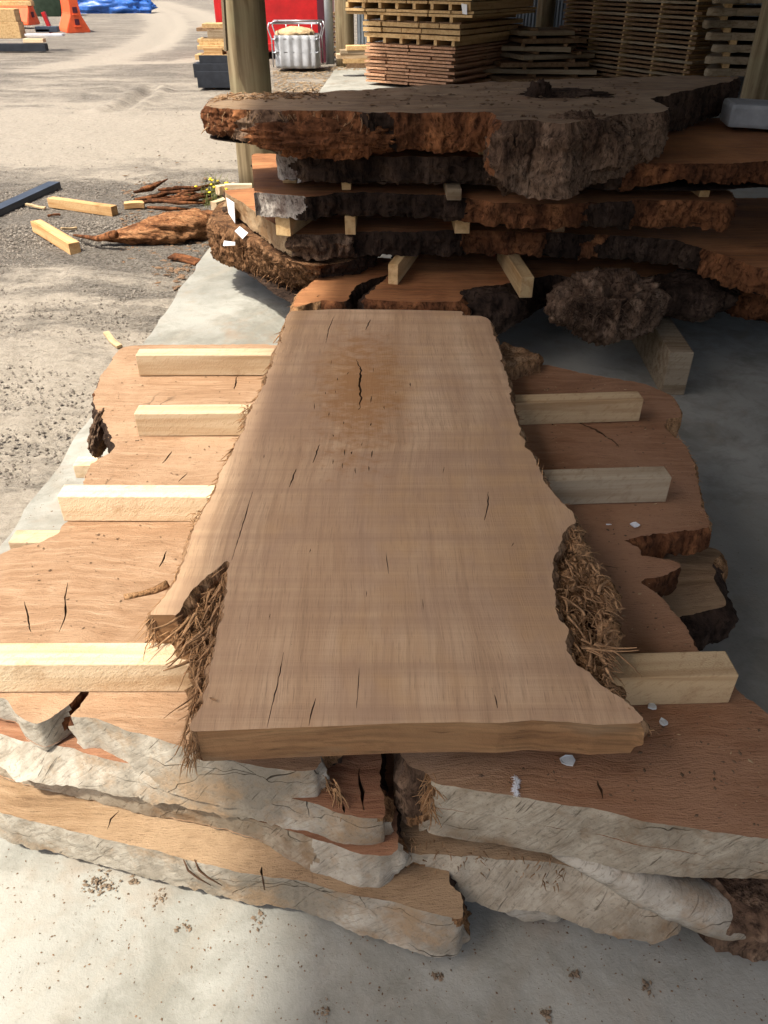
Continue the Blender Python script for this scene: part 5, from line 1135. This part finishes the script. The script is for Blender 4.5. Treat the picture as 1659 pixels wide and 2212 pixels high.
# black beams and boards behind the big post
bx0 = -3.0
for i, (xa, xb, yt, m_, t_, l) in enumerate(((426, 500, 172, 'black', 0.24, 'black painted beam behind the post, lowest of three'), (418, 500, 153, 'black', 0.20, 'black painted beam behind the post, middle of three'), (431, 500, 136, 'black', 0.22, 'black painted beam behind the post, topmost of three'),
                                              (421, 500, 124, 'board', 0.07, 'sawn board just above the black beams'), (440, 480, 112, 'offcut', 0.12, 'short block stacked above the black beams'), (426, 500, 103, 'board', 0.06, 'sawn board in the middle of pile behind post'), (430, 500, 96, 'board', 0.05, 'thin sawn board in the pile behind the post'), (426, 500, 88, 'board', 0.05, 'pale thin board above the middle of pile behind post'), (448, 500, 74, 'boardgrey', 0.12, 'grey weathered block high in the pile behind the post'), (424, 500, 64, 'boardbrown', 0.05, 'brown board second from top behind the post'), (436, 500, 56, 'board', 0.06, 'topmost pale board in the pile behind the post'))):
    yv = 14.6 + 0.02 * i; a = PY(xa, yt, yv); b = PY(xb, yt, yv); z = a.z
    o_ = bar('stacked_board', (a.x, yv + 0.2, z), (b.x, yv + 0.2, z), 0.4, t_, M[m_], None, 0.004); tag(o_, l, 'beam' if i < 3 else 'board', 'timbers piled behind the post')

# red container, cage bin
rc = empty('red_container', (-2.3, 20.6, 0)); tag(rc, 'glossy red steel container standing behind the cage bin', 'container')
box('body', (-2.45, 21.2, 1.25), (2.5, 2.2, 2.3), M['red'], par=rc, bevel=0.02)
for x in (-3.5, -1.35): box('corner_post', (x, 20.08, 1.25), (0.16, 0.08, 2.34), M['red'], par=rc, bevel=0.01)
box('bottom_rail', (-2.45, 20.08, 0.2), (2.0, 0.07, 0.14), M['red'], par=rc, bevel=0.01)
def cage_bin():
    l = PY(588, 148, 17.3); rgt = PY(694, 148, 17.3); w_ = rgt.x - l.x; cx = (l.x + rgt.x) / 2; cy = 17.3 + 0.45; e = empty('cage_bin', (cx, cy, 0)); tag(e, 'cut down grey plastic tank in a tube cage, heaped with wood chips', 'bin')
    W, D, Hh = w_ - 0.1, 0.85, 0.56
    # ribbed tank wall
    V = []; F = []; per = []; n = 96
    for i in range(n):
        t = 4 * i / n; s_ = int(t); u = t - s_; u2 = u * 2 - 1
        x, y = [(u2, -1), (1, u2), (-u2, 1), (-1, -u2)][s_]
        rib = 0.03 if math.sin(u * math.pi * 10) > 0.2 else 0.0; m_ = max(abs(x), abs(y)); rr = (abs(x) ** 8 + abs(y) ** 8) ** (1 / 8)
        per.append((x / rr * (W / 2 - rib), y / rr * (D / 2 - rib)))
    zs = (0.03, 0.08, 0.25, 0.45, 0.50, Hh, Hh + 0.02)
    for k_, z in enumerate(zs):
        sc_ = (0.96, 1, 1, 1, 1, 1.0, 0.97)[k_]
        for (x, y) in per: V.append((cx + x * sc_, cy + y * sc_, z))
    for k_ in range(len(zs) - 1):
        for i in range(n): j = (i + 1) % n; F.append((k_ * n + i, k_ * n + j, (k_ + 1) * n + j, (k_ + 1) * n + i))
    F.append(tuple(range(n - 1, -1, -1)))
    mesh_obj('tank', V, F, M['tank'], smooth=True, par=e)
    lump('chip_heap', (cx, cy, Hh - 0.02), (W / 2 - 0.05, D / 2 - 0.05, 0.17), M['palechip'], 0.08, 3, 3, 5, e)
    def loop(z, ex, r_=0.013, nm='cage_tube'):
        x, y = W / 2 + ex, D / 2 + ex; c4 = 0.07
        pts = []
        for sx, sy in ((-1, -1), (1, -1), (1, 1), (-1, 1), (-1, -1), (1, -1)):
            pts += [(cx + sx * (x - (c4 if sx * sy > 0 else 0)), cy + sy * (y - (0 if sx * sy > 0 else c4)), z), (cx + sx * (x - (0 if sx * sy > 0 else c4)), cy + sy * (y - (c4 if sx * sy > 0 else 0)), z)]
        return tube(nm, pts[:9], r_, M['galv'], e, 8)
    for z in (0.30, 0.52): loop(z, 0.03)
    loop(0.78, 0.06, 0.018, 'cage_rim')
    for sx, sy in ((-1, -1), (1, -1), (1, 1), (-1, 1)):
        tube('cage_upright', [(cx + sx * (W / 2 + 0.03), cy + sy * (D / 2 - 0.05), 0.05), (cx + sx * (W / 2 + 0.03), cy + sy * (D / 2 - 0.05), 0.52), (cx + sx * (W / 2 + 0.09), cy + sy * (D / 2 - 0.05), 0.7), (cx + sx * (W / 2 + 0.06), cy + sy * (D / 2 - 0.05), 0.78)], 0.014, M['galv'], e, 8)
    for x in (-0.3, 0.0, 0.3): tube('cage_upright', [(cx + x * W, cy + D / 2 + 0.03, 0.05), (cx + x * W, cy + D / 2 + 0.05, 0.78)], 0.01, M['galv'], e, 6)
cage_bin()
sp = []
for _ in range(1500):
    q = P(r.uniform(590, 735), r.uniform(146, 200), -0.02)
    if q.x < edge_x(q.y) - 0.02: sp.append((q.x, q.y, -0.03))
for _ in range(260): q = P(r.uniform(720, 800), r.uniform(140, 152), 0); sp.append((q.x, q.y, 0.0))
scatter_bits('chip_litter', sp, (0.006, 0.03), M['chiplitter'], 81, 0.3, 'wood chips strewn on the ground around the cage bin', 'chips', long=2.0)

# ================================================================== BACKGROUND stacks in the shed
def stack_frame(corner, ang):
    u = Vector((math.cos(ang), math.sin(ang), 0)); v = Vector((-math.sin(ang), math.cos(ang), 0))
    return lambda a, b, z: Vector(corner) + u * a + v * b + Vector((0, 0, z))
# stickered boards, ends to the left front
fr = stack_frame((-0.30, 15.0, 0), -0.60); ang = -0.60
z = 0.05; DEP = 2.2
def layer(z, t, x0, x1, n, mat, label, grp, dep=DEP):
    rr = random.Random(int(z * 1000)); wv = (x1 - x0) / n
    for i in range(n):
        jw = rr.uniform(-0.03, 0.03); a = x0 + wv * (i + 0.5)
        box('stacked_board', fr(a, dep / 2 + jw, z + t / 2), (round(wv - 0.012, 3), dep, t), M[mat], ang); ob = bpy.context.scene.objects[-1] if False else None
        tag(_last(), label, 'board', grp)
def _last(): return COL.objects[len(COL.objects) - 1]
def cross(z, t, x0, x1, label, grp, n=2, mat='board', deps=None):   # stickers across, running along the front
    for d_ in (deps or (0.03, DEP / 2, DEP - 0.05)):
        box('sticker', fr((x0 + x1) / 2, d_, z + t / 2), (x1 - x0, 0.04, t), M['boardbrown'], ang); tag(_last(), label, 'sticker', grp)
L1_, L2_, L3_ = 'thin pinkish board in the lower part of the stickered stack', 'thick yellow board in the middle of the stickered stack', 'yellow board in the wide top part of the stickered stack'
for k_ in range(12):
    layer(z, 0.030, -0.02 + 0.02 * math.sin(k_ * 2), 1.72 - 0.012 * (12 - k_) * (k_ % 2), 4, 'boardpink', L1_, 'pinkish boards of the stickered stack'); cross(z + 0.030, 0.018, 0.03, 1.68, 'thin dark sticker between pinkish boards of the stickered stack', 'thin stickers of the stickered stack', deps=(0.10, DEP / 2)); z += 0.048
def blocks(z, t, x0, x1, n, label, grp):
    for i in range(n):
        box('spacer_block', fr(x0 + 0.04 + (x1 - x0 - 0.08) * i / (n - 1), DEP / 2, z + t / 2), (0.055, DEP - 0.02, t), M['board'], ang); tag(_last(), label, 'spacer', grp)
blocks(z, 0.075, 0.0, 1.70, 6, 'spacer above the pinkish boards of the stickered stack', 'lower spacers of the stickered stack'); z += 0.075
for k_ in range(3):
    layer(z, 0.058, -0.05, 1.80 - 0.03 * (k_ == 2), 5, 'board', L2_, 'thick yellow boards of the stickered stack'); cross(z + 0.058, 0.022, 0.0, 1.75, 'dark sticker between thick yellow boards of the stickered stack', 'middle stickers of the stickered stack', deps=(0.10, DEP / 2)); z += 0.080
blocks(z, 0.07, -0.05, 1.65, 6, 'spacer above the thick yellow boards of the stickered stack', 'upper spacers of the stickered stack'); z += 0.07
for k_ in range(2): layer(z, 0.035, -0.40, 2.0, 6, 'board', L3_, 'wide top boards of the stickered stack'); z += 0.045
blocks(z, 0.075, -0.42, 1.95, 8, 'spacer among the wide top boards of the stickered stack', 'top spacers of the stickered stack'); z += 0.075
for k_ in range(4): layer(z, 0.033, -0.36, 1.95, 6, 'board', L3_, 'wide top boards of the stickered stack'); cross(z + 0.033, 0.015, -0.3, 1.9, 'thin sticker among the wide top boards of the stickered stack', 'top thin stickers of the stickered stack', deps=(0.10, DEP / 2)); z += 0.048
blocks(z, 0.075, -0.36, 1.9, 7, 'spacer at the very top of the stickered stack', 'highest spacers of the stickered stack'); z += 0.075
for k_ in range(3): layer(z, 0.033, -0.3, 1.9, 6, 'board', L3_, 'wide top boards of the stickered stack'); z += 0.045
q0 = fr(1.86, -0.012, 0); card('paper_tag', [fr(1.80, -0.035, 1.19), fr(1.90, -0.035, 1.18), fr(1.91, -0.035, 1.05), fr(1.83, -0.035, 1.06)], 'white paper tag on the corner of the stickered stack')
# loose boards poking out to its left
for i, (xa, xb, py, m_, l) in enumerate(((748, 800, 103, 'board', 'topmost loose board left of the stickered stack'), (734, 800, 112, 'boardgrey', 'broad loose board left of the stickered stack'), (726, 800, 121, 'pine', 'long yellow loose board left of the stickered stack'), (740, 800, 131, 'board', 'lower loose board left of the stickered stack'), (748, 800, 141, 'boardbrown', 'lowest loose board left of the stickered stack'))):
    a = PY(xa, py, 16.3); b = PY(xb, py, 16.3); o_ = bar('loose_board', a, Vector((b.x + 0.3, b.y + 0.1, a.z)), 0.25, 0.07, M[m_], None, 0.004); tag(o_, l, 'board')
# dark boards between the pipe and the far post
for i in range(9):
    c_ = PY(738, 30 + 11 * i, 19.4); box('stacked_board', (c_.x - 0.1, 19.5, max(0.05, c_.z)), (0.5, 0.3, 0.05), M['boardbrown'], 0); tag(_last(), 'dark board end stacked behind the downpipe', 'board', 'dark boards behind the downpipe')
# skewed pile of wide slabs
rr = random.Random(77); z = 0.06
lab = ['lowest wide slab of the skewed pile in the shed', 'wide grey slab second from bottom of the skewed pile', 'wide brown slab third from bottom of the skewed pile', 'wide slab with orange edge in the middle of skewed pile', 'pale topped slab in the upper half of the skewed pile', 'dark slab second from top of the skewed pile', 'pale wide slab on top of the skewed pile']
for k_ in range(7):
    rz = [0.3, -0.15, 0.1, 0.35, -0.3, 0.15, 0.2][k_]; wdt = [2.0, 1.9, 1.5, 1.35, 1.15, 1.1, 0.95][k_]
    box('wide_slab', (2.75 + rr.uniform(-0.15, 0.15), 15.2 + rr.uniform(-0.1, 0.2), z + 0.035), (wdt, 0.9, 0.07), M[['boardbrown', 'boardgrey', 'boardbrown', 'boardgrey', 'boardgrey', 'boardbrown', 'boardgrey'][k_]], rz, None, 0.008); tag(_last(), lab[k_], 'slab')
    for s_ in (-1, 1): box('sticker', (2.75 + s_ * 0.35, 15.2, z + 0.09), (0.06, 0.8, 0.038), M['boardbrown'], rz); tag(_last(), 'sticker between slabs of the skewed pile', 'sticker', 'stickers of the skewed pile')
    z += 0.11
# dark stickered stack further right, long side receding
fr2 = stack_frame((4.55, 13.3, 0), 2.05); z = 0.08
for k_ in range(21):
    t = 0.034
    off = rr.uniform(-0.06, 0.06)
    for j in range(3):
        c_ = fr2(1.55 + off, -0.17 - 0.32 * j, z + t / 2); box('stacked_board', c_, (3.1, 0.31, t), M['boardbrown' if (k_ + j) % 3 else 'boardgrey'], 2.05); tag(_last(), 'brown board in the long dark stack along the shed wall', 'board', 'boards of the long dark stack')
    for d_ in (0.05, 0.75, 1.5, 2.3, 3.0):
        box('sticker', fr2(d_, -0.48, z + t + 0.012), (0.04, 0.98, 0.024), M['board'], 2.05); tag(_last(), 'sticker end in the long dark stack along the shed wall', 'sticker', 'stickers of the long dark stack')
    z += 0.062
# big live-edge slabs at the right
fr3 = stack_frame((4.35, 12.2, 0), -0.32); z = 0.42
names = ['lowest', 'second', 'third', 'fourth', 'fifth', 'sixth', 'seventh']
for k_ in range(7):
    t = 0.085; ol = rr.uniform(-0.12, 0.1); pl = []
    for i in range(9): q = fr3(ol + 0.33 * i, rr.uniform(-0.05, 0.05), 0); pl.append((q.x, q.y, 'g' if i % 3 else 'n'))
    for i in range(5): q = fr3(ol + 2.64 - 0.6 * i, 1.1 + rr.uniform(-0.05, 0.05), 0); pl.append((q.x, q.y, 'g'))
    o_ = slab('live_edge_slab', pl, z + t, z, dict(mb, top=M['boardgrey'], g=M['boardgrey'], n=M['boardgrey'], under=M['boardbrown']), step=0.04, rows=3, seed=90 + k_, world=True, wallk=0.8)
    tag(o_, 'grey live edge slab at the right of the shed, %s from bottom of its stack' % names[k_] if k_ else 'grey live edge slab at the right of the shed, lowest of its stack', 'slab', 'live edge slabs stacked at the right')
    for i, d_ in enumerate((0.25, 1.2, 2.2)):
        box('sticker', fr3(ol + d_, 0.52, z + t + 0.026), (0.09, 1.0, 0.05), M['boardbrown' if i else 'board'], -0.32); tag(_last(), 'sticker between the grey live edge slabs at right', 'sticker', 'stickers of the live edge slabs')
    z += 0.138
for i, d_ in enumerate((0.3, 1.4, 2.3)):
    box('spacer_block', fr3(d_, 0.5, 0.209), (0.12, 1.0, 0.417), M['boardbrown' if i else 'offcut'], -0.32); tag(_last(), 'tall support block under the grey live edge slabs', 'block', 'supports of the live edge slabs')
